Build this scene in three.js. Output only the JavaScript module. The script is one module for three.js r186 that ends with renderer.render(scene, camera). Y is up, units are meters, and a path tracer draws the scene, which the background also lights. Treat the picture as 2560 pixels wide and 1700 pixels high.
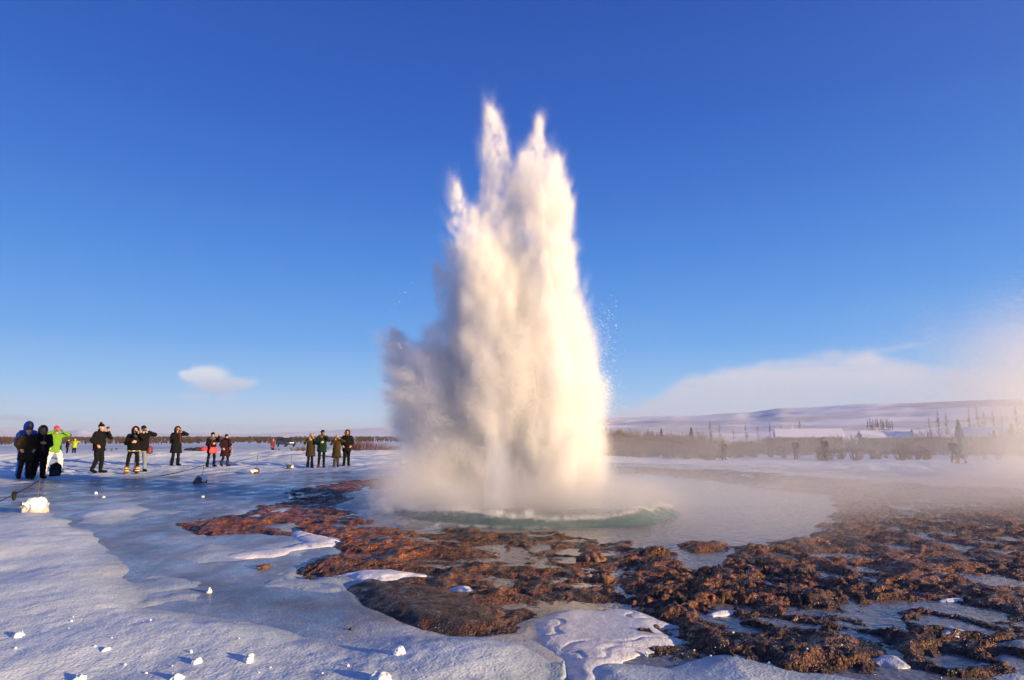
import * as THREE from 'three';
import { mergeGeometries } from 'three/addons/utils/BufferGeometryUtils.js';
import { RoundedBoxGeometry } from 'three/addons/geometries/RoundedBoxGeometry.js';

// ---------------------------------------------------------------- camera, sky, sun, exposure
const W = 2361, H = 1568, F = 1407, HORIZON = 1006, EYE = 1.5;     // the frame in picture units, focal length in the same units
const PITCH = Math.atan((HORIZON - H / 2) / F);
const scene = new THREE.Scene();
const camera = new THREE.PerspectiveCamera(2 * Math.atan(H / 2 / F) * 180 / Math.PI, W / H, 0.1, 60000);
camera.position.set(0, EYE, 0);
camera.rotation.x = PITCH;
const renderer = new THREE.WebGLRenderer({ antialias: true });
renderer.shadowMap.enabled = true;
renderer.toneMapping = THREE.LinearToneMapping;
const EXPOSURE = 2.2;
renderer.toneMappingExposure = EXPOSURE;

const SUN_EL = 8.6 * Math.PI / 180, SUN_DIR = new THREE.Vector3(Math.cos(SUN_EL) * 0.934, Math.sin(SUN_EL), Math.cos(SUN_EL) * 0.357).normalize();
const sun = new THREE.DirectionalLight(new THREE.Color().setRGB(1, 0.69, 0.365), 5);
sun.position.copy(SUN_DIR).multiplyScalar(120);
sun.target.position.set(0, 0, -18);
sun.castShadow = true;
sun.shadow.mapSize.set(4096, 4096);
Object.assign(sun.shadow.camera, { left: -60, right: 60, top: 60, bottom: -60, near: 1, far: 300 });
scene.add(sun, sun.target);
scene.fog = new THREE.FogExp2(0xb0c2e2, 9e-5);                       // the clear winter air, hiding the far hills a little

// ---------------------------------------------------------------- noise and small helpers
const clamp = (x, a = 0, b = 1) => x < a ? a : x > b ? b : x, lerp = (a, b, t) => a + (b - a) * t;
const smooth = (a, b, x) => { const t = clamp((x - a) / (b - a)); return t * t * (3 - 2 * t); };
let seed = 12345;
const rnd = () => { seed = (seed + 0x6d2b79f5) | 0; let t = Math.imul(seed ^ (seed >>> 15), 1 | seed); t = (t + Math.imul(t ^ (t >>> 7), 61 | t)) ^ t; return ((t ^ (t >>> 14)) >>> 0) / 4294967296; };
const rr = (a, b) => a + (b - a) * rnd();
const gauss = () => Math.sqrt(-2 * Math.log(1 - rnd())) * Math.cos(6.2831853 * rnd());
const hash = (x, y, z) => { let h = Math.imul(x, 374761393) ^ Math.imul(y, 668265263) ^ Math.imul(z, 2147483647 - 19088743); h = Math.imul(h ^ (h >>> 13), 1274126177); h ^= h >>> 16; return (h >>> 0) / 4294967296; };
function n2(x, y, per = 0, s = 7) {                                  // value noise 0..1, repeating every per cells if per > 0
  let ix = Math.floor(x), iy = Math.floor(y); const fx = x - ix, fy = y - iy, u = fx * fx * fx * (fx * (fx * 6 - 15) + 10), v = fy * fy * fy * (fy * (fy * 6 - 15) + 10);
  let jx = ix + 1, jy = iy + 1;
  if (per) { ix = ((ix % per) + per) % per; iy = ((iy % per) + per) % per; jx = (ix + 1) % per; jy = (iy + 1) % per; }
  return lerp(lerp(hash(ix, iy, s), hash(jx, iy, s), u), lerp(hash(ix, jy, s), hash(jx, jy, s), u), v);
}
function n3(x, y, z) {
  const ix = Math.floor(x), iy = Math.floor(y), iz = Math.floor(z), fx = x - ix, fy = y - iy, fz = z - iz, u = fx * fx * (3 - 2 * fx), v = fy * fy * (3 - 2 * fy), w = fz * fz * (3 - 2 * fz);
  const p = (k) => lerp(lerp(hash(ix, iy, iz + k), hash(ix + 1, iy, iz + k), u), lerp(hash(ix, iy + 1, iz + k), hash(ix + 1, iy + 1, iz + k), u), v);
  return lerp(p(0), p(1), w);
}
const fbm2 = (x, y, o = 4, s = 7) => { let a = 0.5, t = 0, f = 1; for (let i = 0; i < o; i++) { t += a * (n2(x * f, y * f, 0, s + i) - 0.5); f *= 2.03; a *= 0.5; } return t * 2; };    // about -1..1
const fbm3 = (x, y, z, o = 3) => { let a = 0.5, t = 0, f = 1; for (let i = 0; i < o; i++) { t += a * (n3(x * f, y * f, z * f) - 0.5); f *= 2.03; a *= 0.5; } return t * 2; };
const billow = (x, y, o = 4, s = 31) => { let a = 0.5, t = 0, f = 1; for (let i = 0; i < o; i++) { t += a * (1 - Math.abs(2 * n2(x * f, y * f, 0, s + i) - 1) * 1.6); f *= 2.1; a *= 0.52; const X = x; x = 0.8 * X - 0.6 * y; y = 0.6 * X + 0.8 * y; } return t; };

const cp = Math.cos(PITCH), sp = Math.sin(PITCH);
function at(u, v, depth) {                                           // the point that shows at (u, v), depth metres along -z
  const a = (u - W / 2) / F, b = (H / 2 - v) / F, dy = b * cp + sp, dz = b * sp - cp;
  const k = depth / -dz;
  return new THREE.Vector3(a * k, EYE + dy * k, -depth);
}
function project(x, y, z) {
  const Y = y - EYE, d = Y * sp - z * cp;  // depth along the optical axis
  return [W / 2 + F * x / d, H / 2 - F * (Y * cp + z * sp) / d, d];
}
function onPlane(u, v, y = 0) {
  const a = (u - W / 2) / F, b = (H / 2 - v) / F, dy = b * cp + sp, dz = b * sp - cp, k = (y - EYE) / dy;
  return new THREE.Vector3(a * k, y, dz * k);
}

// ---------------------------------------------------------------- naming
const taken = new Map();
const numbered = (n) => { const k = taken.get(n) ?? 0; taken.set(n, k + 1); return k ? `${n}_${String(k).padStart(3, '0')}` : n; };
function tag(o, label, category, group, kind) {
  if (label) o.userData.label = label;
  if (category) o.userData.category = category;
  if (group) o.userData.group = group;
  if (kind) o.userData.kind = kind;
  return o;
}
function thing(name, label, category, group) { const o = new THREE.Group(); o.name = numbered(name); tag(o, label, category, group); scene.add(o); return o; }
function part(name, geometry, material, parent) {
  const m = new THREE.Mesh(Array.isArray(geometry) ? mergeGeometries(geometry.map((g) => { const h = g.index ? g.toNonIndexed() : g; for (const k of Object.keys(h.attributes)) if (k !== 'position' && k !== 'normal' && k !== 'uv') h.deleteAttribute(k); if (!h.attributes.uv) h.setAttribute('uv', new THREE.BufferAttribute(new Float32Array(h.attributes.position.count * 2), 2)); return h; })) : geometry, material);
  m.name = parent ? name : numbered(name);
  m.castShadow = m.receiveShadow = true;
  (parent ?? scene).add(m);
  return m;
}
const rgb = (r, g, b) => new THREE.Color().setRGB(r, g, b);
const matCache = new Map();
function mat(r, g, b, roughness = 0.9, extra = {}) {
  const k = [r, g, b, roughness, JSON.stringify(extra)].join();
  if (!matCache.has(k)) matCache.set(k, roughness >= 0.85 ? new THREE.MeshPhysicalMaterial({ color: rgb(r, g, b), roughness, specularIntensity: 0.25, ...extra }) : new THREE.MeshStandardMaterial({ color: rgb(r, g, b), roughness, ...extra }));
  return matCache.get(k);
}

// ---------------------------------------------------------------- sky
const srgb = (r, g, b) => [r, g, b].map((c) => { c /= 255; return c <= 0.04045 ? c / 12.92 : Math.pow((c + 0.055) / 1.055, 2.4); });
const SKY_RAMP = [[-1, [202, 217, 236]], [1.2, [196, 218, 240]], [4.3, [150, 197, 243]], [8.3, [110, 170, 238]], [12, [91, 155, 231]], [16.4, [74, 137, 222]], [22, [59, 117, 208]], [28, [48, 101, 195]], [37, [40, 87, 179]], [60, [33, 70, 155]], [90, [30, 62, 140]]].map(([e, c]) => [e, srgb(...c)]);
{
  const SW = 3072, SH = 1536, data = new Float32Array(SW * SH * 4);
  const cloudAt = (u, v) => {                                        // [share, r, g, b]
    let out = null;
    const put = (s, c) => { if (s > 0.004) { if (!out) out = [0, 0, 0, 0]; const k = s * (1 - out[0]); out[0] += k; out[1] += k * c[0]; out[2] += k * c[1]; out[3] += k * c[2]; } };
    const wx = fbm2(u * 0.012, v * 0.02, 5, 101), wy = fbm2(u * 0.012 + 40, v * 0.02, 5, 131);
    // small heap cloud on the left
    if (u > 340 && u < 660 && v > 800 && v < 970) {
      const blob = (cx, cy, rx, ry) => 1 - Math.hypot((u + wx * 22 - cx) / rx, (v + wy * 16 - cy) / ry);
      const top = Math.max(blob(480, 870, 62, 30), blob(440, 866, 30, 17), blob(540, 886, 66, 19), blob(500, 888, 90, 22));
      put(smooth(-0.05, 0.55, top + wx * 0.25) * 0.95, srgb(lerp(222, 190, smooth(855, 905, v)), lerp(226, 198, smooth(855, 905, v)), lerp(238, 222, smooth(855, 905, v))));
      put(smooth(0, 0.6, Math.max(blob(520, 913, 34, 12), blob(440, 912, 60, 10))) * 0.45, srgb(196, 206, 230));
    }
    // wide lens cloud on the right
    if (u > 1280 && u < 3200) {
      const E = [[1280, 985], [1400, 945], [1474, 915], [1590, 862], [1756, 828], [1839, 817], [2005, 803], [2067, 818], [2150, 836], [3300, 900]]; let q = 0; while (q < E.length - 2 && u > E[q + 1][0]) q++;
      const top = lerp(E[q][1], E[q + 1][1], clamp((u - E[q][0]) / (E[q + 1][0] - E[q][0]))), base = 990;
      const inside = (v - top + wy * 20) / 30;
      const body = smooth(-0.15, 1.0, inside) * smooth(60, -10, v - base) * smooth(2550, 2050, u + wx * 60);
      const streak = 0.66 + 0.5 * fbm2(u * 0.006 + v * 0.012, v * 0.045, 4, 211);
      put(body * clamp(streak + 0.32, 0.45, 0.98), srgb(lerp(216, 202, smooth(820, 930, v)), lerp(214, 207, smooth(820, 930, v)), lerp(230, 225, smooth(820, 930, v))));
      put(0.55 * smooth(1, 0, Math.abs(v - 868 + (u - 1900) * 0.02 + wx * 14) / 14) * smooth(1700, 1850, u) * smooth(2120, 1950, u), srgb(236, 218, 222));
      put(0.35 * smooth(1, 0, Math.abs(v - 806 - wx * 10 + (u - 2060) * 0.2) / 10) * smooth(1960, 2050, u) * smooth(2180, 2090, u), srgb(205, 215, 238));
    }
    // thin dark lenses at the left edge
    put(0.75 * smooth(1, 0.2, Math.hypot((u - 20) / 135, (v + wy * 8 - 962 - (u - 20) * 0.03) / 11)), srgb(178, 186, 212));
    put(0.6 * smooth(1, 0.2, Math.hypot((u - 15) / 55, (v + wy * 6 - 927) / 7)), srgb(186, 200, 226));
    // low pale banks over the horizon
    put(0.7 * smooth(0, 1, 1 - Math.abs(v - 990 - wx * 14 + 14 * Math.sin(u * 0.004)) / 24) * smooth(-0.35, 0.5, fbm2(u * 0.004, v * 0.03, 4, 251) + 0.2), srgb(212, 217, 234));
    put(0.5 * smooth(0, 1, 1 - Math.abs(v - 958 - wy * 10) / 8) * smooth(560, 590, u) * smooth(650, 610, u), srgb(200, 205, 230));
    return out;
  };
  for (let j = 0; j < SH; j++) {
    const el = ((j + 0.5) / SH - 0.5) * Math.PI, deg = el * 180 / Math.PI, y = Math.sin(el), c = Math.cos(el);
    let k = 0; while (k < SKY_RAMP.length - 2 && deg > SKY_RAMP[k + 1][0]) k++;
    const t = clamp((deg - SKY_RAMP[k][0]) / (SKY_RAMP[k + 1][0] - SKY_RAMP[k][0])), base = [0, 1, 2].map((i) => lerp(SKY_RAMP[k][1][i], SKY_RAMP[k + 1][1][i], t));
    for (let i = 0; i < SW; i++) {
      const az = ((i + 0.5) / SW - 0.5) * 2 * Math.PI, x = c * Math.cos(az), z = c * Math.sin(az), cs = x * SUN_DIR.x + y * SUN_DIR.y + z * SUN_DIR.z;
      const near = Math.pow(clamp(cs * 0.5 + 0.5), 6), o = (j * SW + i) * 4;
      const col = [base[0] * (1 + 0.5 * near) + 0.16 * near, base[1] * (1 + 0.35 * near) + 0.12 * near, base[2] * (1 + 0.1 * near) + 0.03 * near];
      if (deg > -2 && deg < 24) {
        if (z < -0.25 * c) {
          const [u, v] = project(x * 1000, EYE + y * 1000, z * 1000), cl = cloudAt(u, v);
          if (cl) for (let q = 0; q < 3; q++) col[q] = col[q] * (1 - cl[0]) + cl[1 + q];
        } else {                                                     // the same kind of sky goes on round the horizon
          const s = 0.55 * smooth(0.05, 0.6, fbm2(az * 9, deg * 0.55, 4, 301)) * smooth(10, 3, deg) * smooth(-0.25, 0.1, z / c + 0);
          const pale = srgb(208, 210, 230); for (let q = 0; q < 3; q++) col[q] = lerp(col[q], pale[q], s);
        }
      }
      for (let q = 0; q < 3; q++) data[o + q] = col[q] / EXPOSURE;
      data[o + 3] = 1;
    }
  }
  const tex = new THREE.DataTexture(data, SW, SH, THREE.RGBAFormat, THREE.FloatType);
  tex.mapping = THREE.EquirectangularReflectionMapping; tex.magFilter = tex.minFilter = THREE.LinearFilter; tex.needsUpdate = true;
  scene.background = tex; scene.environment = tex;
}

// ---------------------------------------------------------------- textures
function texture(n, f, colour) {                                     // f(x, y) -> value 0..255 or [r, g, b]
  const d = new Uint8Array(n * n * 4);
  for (let j = 0; j < n; j++) for (let i = 0; i < n; i++) { const c = f(i / n, j / n), o = (j * n + i) * 4; if (typeof c === 'number') d[o] = d[o + 1] = d[o + 2] = clamp(c, 0, 255); else { d[o] = clamp(c[0], 0, 255); d[o + 1] = clamp(c[1], 0, 255); d[o + 2] = clamp(c[2], 0, 255); } d[o + 3] = 255; }
  const t = new THREE.DataTexture(d, n, n); t.wrapS = t.wrapT = THREE.RepeatWrapping; t.magFilter = t.minFilter = THREE.LinearFilter; t.needsUpdate = true;
  if (colour) t.colorSpace = THREE.SRGBColorSpace;
  return t;
}
const pf = (x, y, c, o, s) => { let a = 0.5, t = 0; for (let i = 0; i < o; i++) { t += a * n2(x * c, y * c, c, s + i); c *= 2; a *= 0.5; } return t / (1 - Math.pow(0.5, o)); };  // repeating fbm 0..1

// ---------------------------------------------------------------- the ground: snow, ice, brown sinter and water as sheets that cross each other
const SQ = 2.6;                                                      // upright distances count more: the ground is seen at a slant
function sd(poly, u, v) {                                            // signed distance to an outline, inside positive
  let d = 1e9, inside = false;
  for (let i = 0, j = poly.length - 1; i < poly.length; j = i++) {
    const ax = poly[j][0], ay = poly[j][1] * SQ, bx = poly[i][0], by = poly[i][1] * SQ, px = u - ax, py = v * SQ - ay, ex = bx - ax, ey = by - ay, t = clamp((px * ex + py * ey) / (ex * ex + ey * ey));
    d = Math.min(d, Math.hypot(px - ex * t, py - ey * t));
    if ((ay > v * SQ) !== (by > v * SQ) && u < ax + (v * SQ - ay) * (bx - ax) / (by - ay)) inside = !inside;
  }
  return inside ? d : -d;
}
const any = (polys, u, v) => { let m = -1e9; for (const p of polys) { const d = sd(p, u, v); if (d > m) m = d; } return m; };
const SNOW = [
  [[-900, 2400], [-900, 1160], [0, 1186], [60, 1172], [150, 1196], [225, 1228], [270, 1290], [300, 1350], [360, 1402], [480, 1422], [600, 1446], [700, 1474], [830, 1478], [960, 1464], [1100, 1476], [1190, 1490], [1258, 1530], [1290, 1568], [1300, 2400]],
  [[165, 1196], [205, 1166], [270, 1153], [340, 1156], [334, 1184], [345, 1204], [255, 1214], [185, 1210]],
  [[390, 1290], [470, 1256], [560, 1262], [640, 1250], [690, 1229], [760, 1240], [790, 1253], [760, 1264], [690, 1292], [650, 1287], [560, 1302], [450, 1306]],
  [[612, 1216], [690, 1207], [700, 1220], [640, 1227]],
  [[780, 1326], [900, 1317], [985, 1331], [900, 1343], [820, 1345]],
  [[697, 1345], [760, 1326], [800, 1343], [762, 1348]],
  [[1045, 1357], [1080, 1354], [1097, 1370], [1060, 1373]],
  [[560, 1192], [640, 1171], [684, 1175], [600, 1202]],
  [[1310, 2400], [1318, 1545], [1400, 1535], [1560, 1556], [1640, 1520], [1700, 1511], [1765, 1530], [1850, 1560], [2050, 1576], [2361, 1574], [3300, 1590], [3300, 2400]],
];
const FAR_EDGE = [[-1500, 1150], [-300, 1128], [0, 1119], [200, 1108], [420, 1097], [560, 1100], [700, 1094], [850, 1090], [960, 1083], [1400, 1071], [1700, 1080], [2000, 1094], [2361, 1112], [3200, 1150], [4200, 1200]];
const farEdge = (u) => { let k = 0; while (k < FAR_EDGE.length - 2 && u > FAR_EDGE[k + 1][0]) k++; return lerp(FAR_EDGE[k][1], FAR_EDGE[k + 1][1], clamp((u - FAR_EDGE[k][0]) / (FAR_EDGE[k + 1][0] - FAR_EDGE[k][0]))); };
const ICE_RIGHT = [[[2230, 1540], [2290, 1502], [2361, 1468], [3000, 1440], [3200, 1580], [2300, 1568]], [[2080, 1462], [2140, 1450], [2190, 1475], [2110, 1490]]];
const ROCK = [
  [[380, 1214], [450, 1196], [560, 1180], [650, 1152], [660, 1131], [720, 1119], [800, 1108], [900, 1097], [965, 1101], [950, 1122], [830, 1138], [790, 1165], [860, 1196], [930, 1220], [1050, 1214], [1180, 1220], [1330, 1226], [1450, 1240], [1560, 1272], [1590, 1330], [1520, 1360], [1450, 1395], [1330, 1405], [1235, 1440], [1190, 1470], [1060, 1478], [960, 1447], [860, 1400], [760, 1348], [655, 1340], [672, 1312], [780, 1270], [700, 1238], [600, 1232], [460, 1240]],
  [[1420, 1400], [1440, 1372], [1500, 1338], [1650, 1290], [1722, 1254], [1850, 1236], [1910, 1190], [1920, 1150], [1600, 1106], [1410, 1092], [1410, 1074], [1700, 1084], [2000, 1106], [2361, 1126], [3200, 1160], [3300, 1590], [2361, 1572], [1850, 1562], [1700, 1538], [1560, 1556], [1435, 1534], [1465, 1512], [1575, 1492], [1560, 1446]],
];
const POOL = new THREE.Vector3(0.45, 0, -13.4), POOL_R = 3.15;
function terrain(x, z) {                                             // broad lie of the land
  const r = Math.hypot(x, z), a = Math.atan2(x, -z), ahead = smooth(1.6, 0.7, Math.abs(a));
  let h = -0.62 * smooth(28, 55, r) * smooth(0.02, 0.25, a) * ahead - 2.2 * smooth(70, 160, r) * smooth(0.1, 0.3, a) * ahead;
  h -= (0.8 * smooth(50, 64, r) + 1.4 * smooth(66, 112, r)) * smooth(-0.02, -0.12, a) * smooth(-1.3, -1.0, a);
  h += 0.42 * Math.exp(-(((r - 45 - 3 * fbm2(a * 6, 3, 2)) / 4) ** 2)) * smooth(-0.06, -0.2, a) * smooth(-1.2, -0.9, a);
  h += 0.5 * fbm2(x * 0.02, z * 0.02, 3, 401) * smooth(50, 140, r) - 0.5 * smooth(120, 400, r);
  return h;
}
const mask = { snow: 0, ice: 0, rock: 0 };
function masks(x, z) {                                               // metres inside (+) or outside (-) each kind
  const r = Math.hypot(x, z);
  if (z > -1.2 || r > 60) { mask.snow = 3; mask.ice = -1; mask.rock = -2; return mask; }
  const wx = 0.16 * fbm2(x * 1.1, z * 1.1, 4, 501) * (0.5 + r * 0.06), wz = 0.16 * fbm2(x * 1.1, z * 1.1, 4, 521) * (0.5 + r * 0.1);
  const [u, v, d] = project(x + wx, 0, z + wz), k = d / F;
  const fe = farEdge(u);
  mask.snow = Math.max(any(SNOW, u, v), (fe - v) * SQ) * k;
  mask.rock = any(ROCK, u, v) * k;
  const iceLeft = Math.min((v - fe + 12) * SQ * k, u < 1290 ? 1.5 : (1290 - u) * k, (1010 - u) * k + 3 * smooth(1250, 1340, v));
  mask.ice = Math.max(Math.min(iceLeft, 0.12 - mask.rock), any(ICE_RIGHT, u, v) * k);
  return mask;
}
function snowHeight(x, z) {
  const r = Math.hypot(x, z), m = masks(x, z), t = terrain(x, z);
  const puff = 0.075 * fbm2(x * 0.42, z * 0.42, 3, 601) + 0.02 * fbm2(x * 1.1, z * 1.1, 2, 607) + (r < 25 ? (0.004 + 0.020 * smooth(-0.1, 0.5, fbm2(x * 0.5 + 3, z * 0.5, 2, 617))) * fbm2(x * 2.6, z * 2.6, 3, 621) + 0.007 * fbm2(x * 11, z * 11, 2, 641) : 0);
  const tread = r > 18 ? smooth(18, 30, r) * smooth(70, 48, r) * (0.10 * billow(x * 1.1, z * 0.7, 3, 661) - 0.03) : 0;
  const streak = m.ice > -0.5 ? Math.min(0.07 * (fbm2(x * 0.5 + 30, z * 0.75, 4, 681) * 1.2 + 0.75 * fbm2(x * 1.3 + 4, z * 2.6, 3, 687) - 0.27 + 0.3 * smooth(13, 21, r)), m.ice * 0.12) : -9;          // drifts lying over the ice
  const bank = m.snow > 0 ? 0.012 + 0.09 * (1 - Math.exp(-m.snow * 1.6)) : Math.max(-0.6, m.snow * 0.3 + 0.012);
  return t + Math.max(bank + puff * smooth(-0.1, 0.5, m.snow), Math.min(0.03, streak) + 0.008 * fbm2(x * 5, z * 5, 2, 645)) + (m.snow > 0 ? tread : 0);
}
function iceHeight(x, z, m) { return -0.012 + clamp(m.ice * 0.25, -0.4, 0.035) + 0.014 * fbm2(x * 0.7, z * 0.7, 3, 701) + 0.004 * fbm2(x * 6, z * 6, 2, 711); }
const slopeAt = (u, v) => smooth(0, 60, sd([[760, 1360], [850, 1348], [1010, 1372], [1110, 1410], [1130, 1445], [1060, 1466], [960, 1440], [850, 1400]], u, v) + 40);   // the smooth wet slope left of the ice slab
function rockHeight(x, z, m, uvd) {
  const r = Math.hypot(x, z), [u, v] = uvd;
  const right = smooth(1380, 1500, u), fibre = smooth(0.1, 0.6, fbm2(x * 0.45 + 9, z * 0.45, 2, 741) + 0.25 + 0.25 * right);
  const slope = slopeAt(u, v);
  const wx = x + 0.25 * fbm2(x * 1.6, z * 1.6, 3, 751), wz = z + 0.25 * fbm2(x * 1.6 + 5, z * 1.6, 3, 761);
  const big = billow(wx * 0.75, wz * 0.75, 3, 771), mid = billow(wx * 2.3, wz * 2.3, 3, 781), small = r < 18 ? billow(wx * 7.5, wz * 7.5, 3, 791) : 0.4, grit = r < 9.5 ? smooth(9.5, 7, r) * (billow(x * 21, z * 21, 2, 797) - 0.3) : 0;
  const centre = smooth(880, 1050, u) * smooth(1500, 1400, u) * smooth(1490, 1440, v), far = smooth(1330, 1150, v) * right;
  let h = -0.02 + clamp(m.rock * 0.22, lerp(-0.5, -0.085, smooth(1205, 1265, v) * smooth(1180, 1300, u)), 0.05) - 0.022 * centre * smooth(1000, 1400, u) + 0.006 * right - 0.012 * far;
  h += (lerp(lerp(0.05, 0.055, centre), 0.072, right) * (big - 0.40) + lerp(lerp(0.075, 0.07, centre), 0.085, right) * (mid - 0.4) + lerp(0.035, 0.052, right) * (small - 0.4) * (0.35 + fibre) + lerp(0.008, 0.022, right) * grit) * (1 - 0.85 * slope) * smooth(-0.9, 0.2, m.rock);
  h += 0.035 * slope + 0.012 * slope * fbm2(x * 2.2, z * 5, 3, 801);
  const wetPool = smooth(POOL_R + 0.2, POOL_R - 0.05, Math.hypot(x - POOL.x, z - POOL.z));
  // scattered low islands in the shallow water right of the spring
  if (m.rock < 0 && u > 1180) h += 0.15 * smooth(-0.08, 0.4, fbm2(x * 0.8, z * 0.8, 4, 821)) * smooth(-2.6, -0.9, m.rock) * smooth(0, -0.35, m.rock) * smooth(1215, 1262, v);
  return h - 0.3 * wetPool;
}

// grids: fine where the photograph looks, coarser elsewhere
function sheet(cols, rows, height, colour, uvScale, keep) {
  const nc = cols.length, nr = rows.length, p = new Float32Array(nc * nr * 3), uv = new Float32Array(nc * nr * 2), col = new Float32Array(nc * nr * 3), ok = keep && new Uint8Array(nc * nr);
  for (let j = 0, k = 0; j < nr; j++) for (let i = 0; i < nc; i++, k++) {
    const a = cols[i], r = rows[j] , x = Math.sin(a) * r, z = -Math.cos(a) * r, y = height(x, z, r);
    p.set([x, y, z], k * 3); uv.set([x / uvScale, z / uvScale], k * 2);
    const c = colour(x, z, y, r); col.set(c, k * 3);
    if (keep) ok[k] = keep(x, z, y) ? 1 : 0;
  }
  const idx = [];
  for (let j = 0; j < nr - 1; j++) for (let i = 0; i < nc - 1; i++) {
    const a = j * nc + i, b = a + 1, c = a + nc, d = c + 1;
    if (keep && !(ok[a] || ok[b] || ok[c] || ok[d])) continue;
    idx.push(a, b, d, a, d, c);
  }
  const g = new THREE.BufferGeometry();
  g.setAttribute('position', new THREE.BufferAttribute(p, 3)); g.setAttribute('uv', new THREE.BufferAttribute(uv, 2)); g.setAttribute('color', new THREE.BufferAttribute(col, 3));
  g.setIndex(idx); g.computeVertexNormals();
  return g;
}
const logRows = (a, b, step) => { const o = []; for (let r = a; r < b; r *= 1 + step) o.push(r); o.push(b); return o; };
const fan = (half, step) => { const o = []; for (let a = -half; a <= half + 1e-9; a += step) o.push(a); return o; };

const T = (t, n) => { const c = t.clone(); c.repeat.set(n, n); c.needsUpdate = true; return c; };
const snowBump = texture(512, (x, y) => 255 * (0.3 * pf(x, y, 6, 4, 1001) + 0.35 * pf(x, y, 40, 3, 1011) + 0.35 * pf(x, y, 128, 2, 1021)));
const snowMap = texture(512, (x, y) => { const n = pf(x, y, 7, 5, 1031), s = pf(x, y, 90, 2, 1041), k = 226 + 18 * n + 34 * (s - 0.5); return [k - 3, k - 1, k + 2]; }, true);
const rockBump = texture(1024, (x, y) => { const w = 0.03 * (pf(x, y, 8, 3, 1101) - 0.5), b = 1 - Math.abs(2 * pf(x + w, y + w, 22, 3, 1111) - 1); return 255 * (0.45 * b + 0.35 * pf(x, y, 64, 3, 1121) + 0.2 * pf(x, y, 200, 2, 1131)); });
const rockMap = texture(1024, (x, y) => { const n = pf(x, y, 9, 5, 1141), f = pf(x, y, 60, 4, 1151), k = 0.62 + 0.55 * (n - 0.5) + 0.9 * (f - 0.5); return [205 * k + 12, 160 * k + 8, 120 * k + 8]; }, true);
const rockRough = texture(512, (x, y) => 255 * clamp(0.45 + 1.1 * (pf(x, y, 14, 4, 1161) - 0.5), 0.14, 0.9));
const iceMap = texture(512, (x, y) => { const n = pf(x, y, 5, 5, 1201), c = Math.pow(1 - Math.abs(2 * pf(x, y, 9, 4, 1211) - 1), 8), k = 190 + 50 * (n - 0.5) + 34 * c; return [k - 10, k, k + 8]; }, true);
const iceRough = texture(512, (x, y) => 255 * clamp(0.34 + 0.9 * (pf(x, y, 6, 5, 1221) - 0.45), 0.16, 0.85));
const snowRough = texture(256, (x, y) => 255 * clamp(0.72 + 1.1 * (pf(x, y, 5, 5, 1231) - 0.52), 0.34, 0.95));
const waterBump = texture(512, (x, y) => 255 * (0.6 * pf(x, y, 10, 4, 1301) + 0.4 * pf(x, y, 44, 3, 1311)));

const snowMat = new THREE.MeshPhysicalMaterial({ color: rgb(0.82, 0.90, 0.88), map: snowMap, vertexColors: true, roughness: 1, roughnessMap: T(snowRough, 0.3), bumpMap: snowBump, bumpScale: 0.0085 });
const iceMat = new THREE.MeshPhysicalMaterial({ color: rgb(1, 1, 1), map: iceMap, vertexColors: true, roughness: 1, roughnessMap: iceRough, bumpMap: T(snowBump, 1.5), bumpScale: 0.008, clearcoat: 0.2, clearcoatRoughness: 0.3 });
const rockMat = new THREE.MeshPhysicalMaterial({ color: rgb(1, 1, 1), map: rockMap, vertexColors: true, roughness: 1, roughnessMap: rockRough, bumpMap: rockBump, bumpScale: 0.07, specularIntensity: 0.8 });
const waterMat = new THREE.MeshPhysicalMaterial({ color: rgb(0.16, 0.145, 0.135), roughness: 0.13, bumpMap: waterBump, bumpScale: 0.012, ior: 1.33 });

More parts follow.
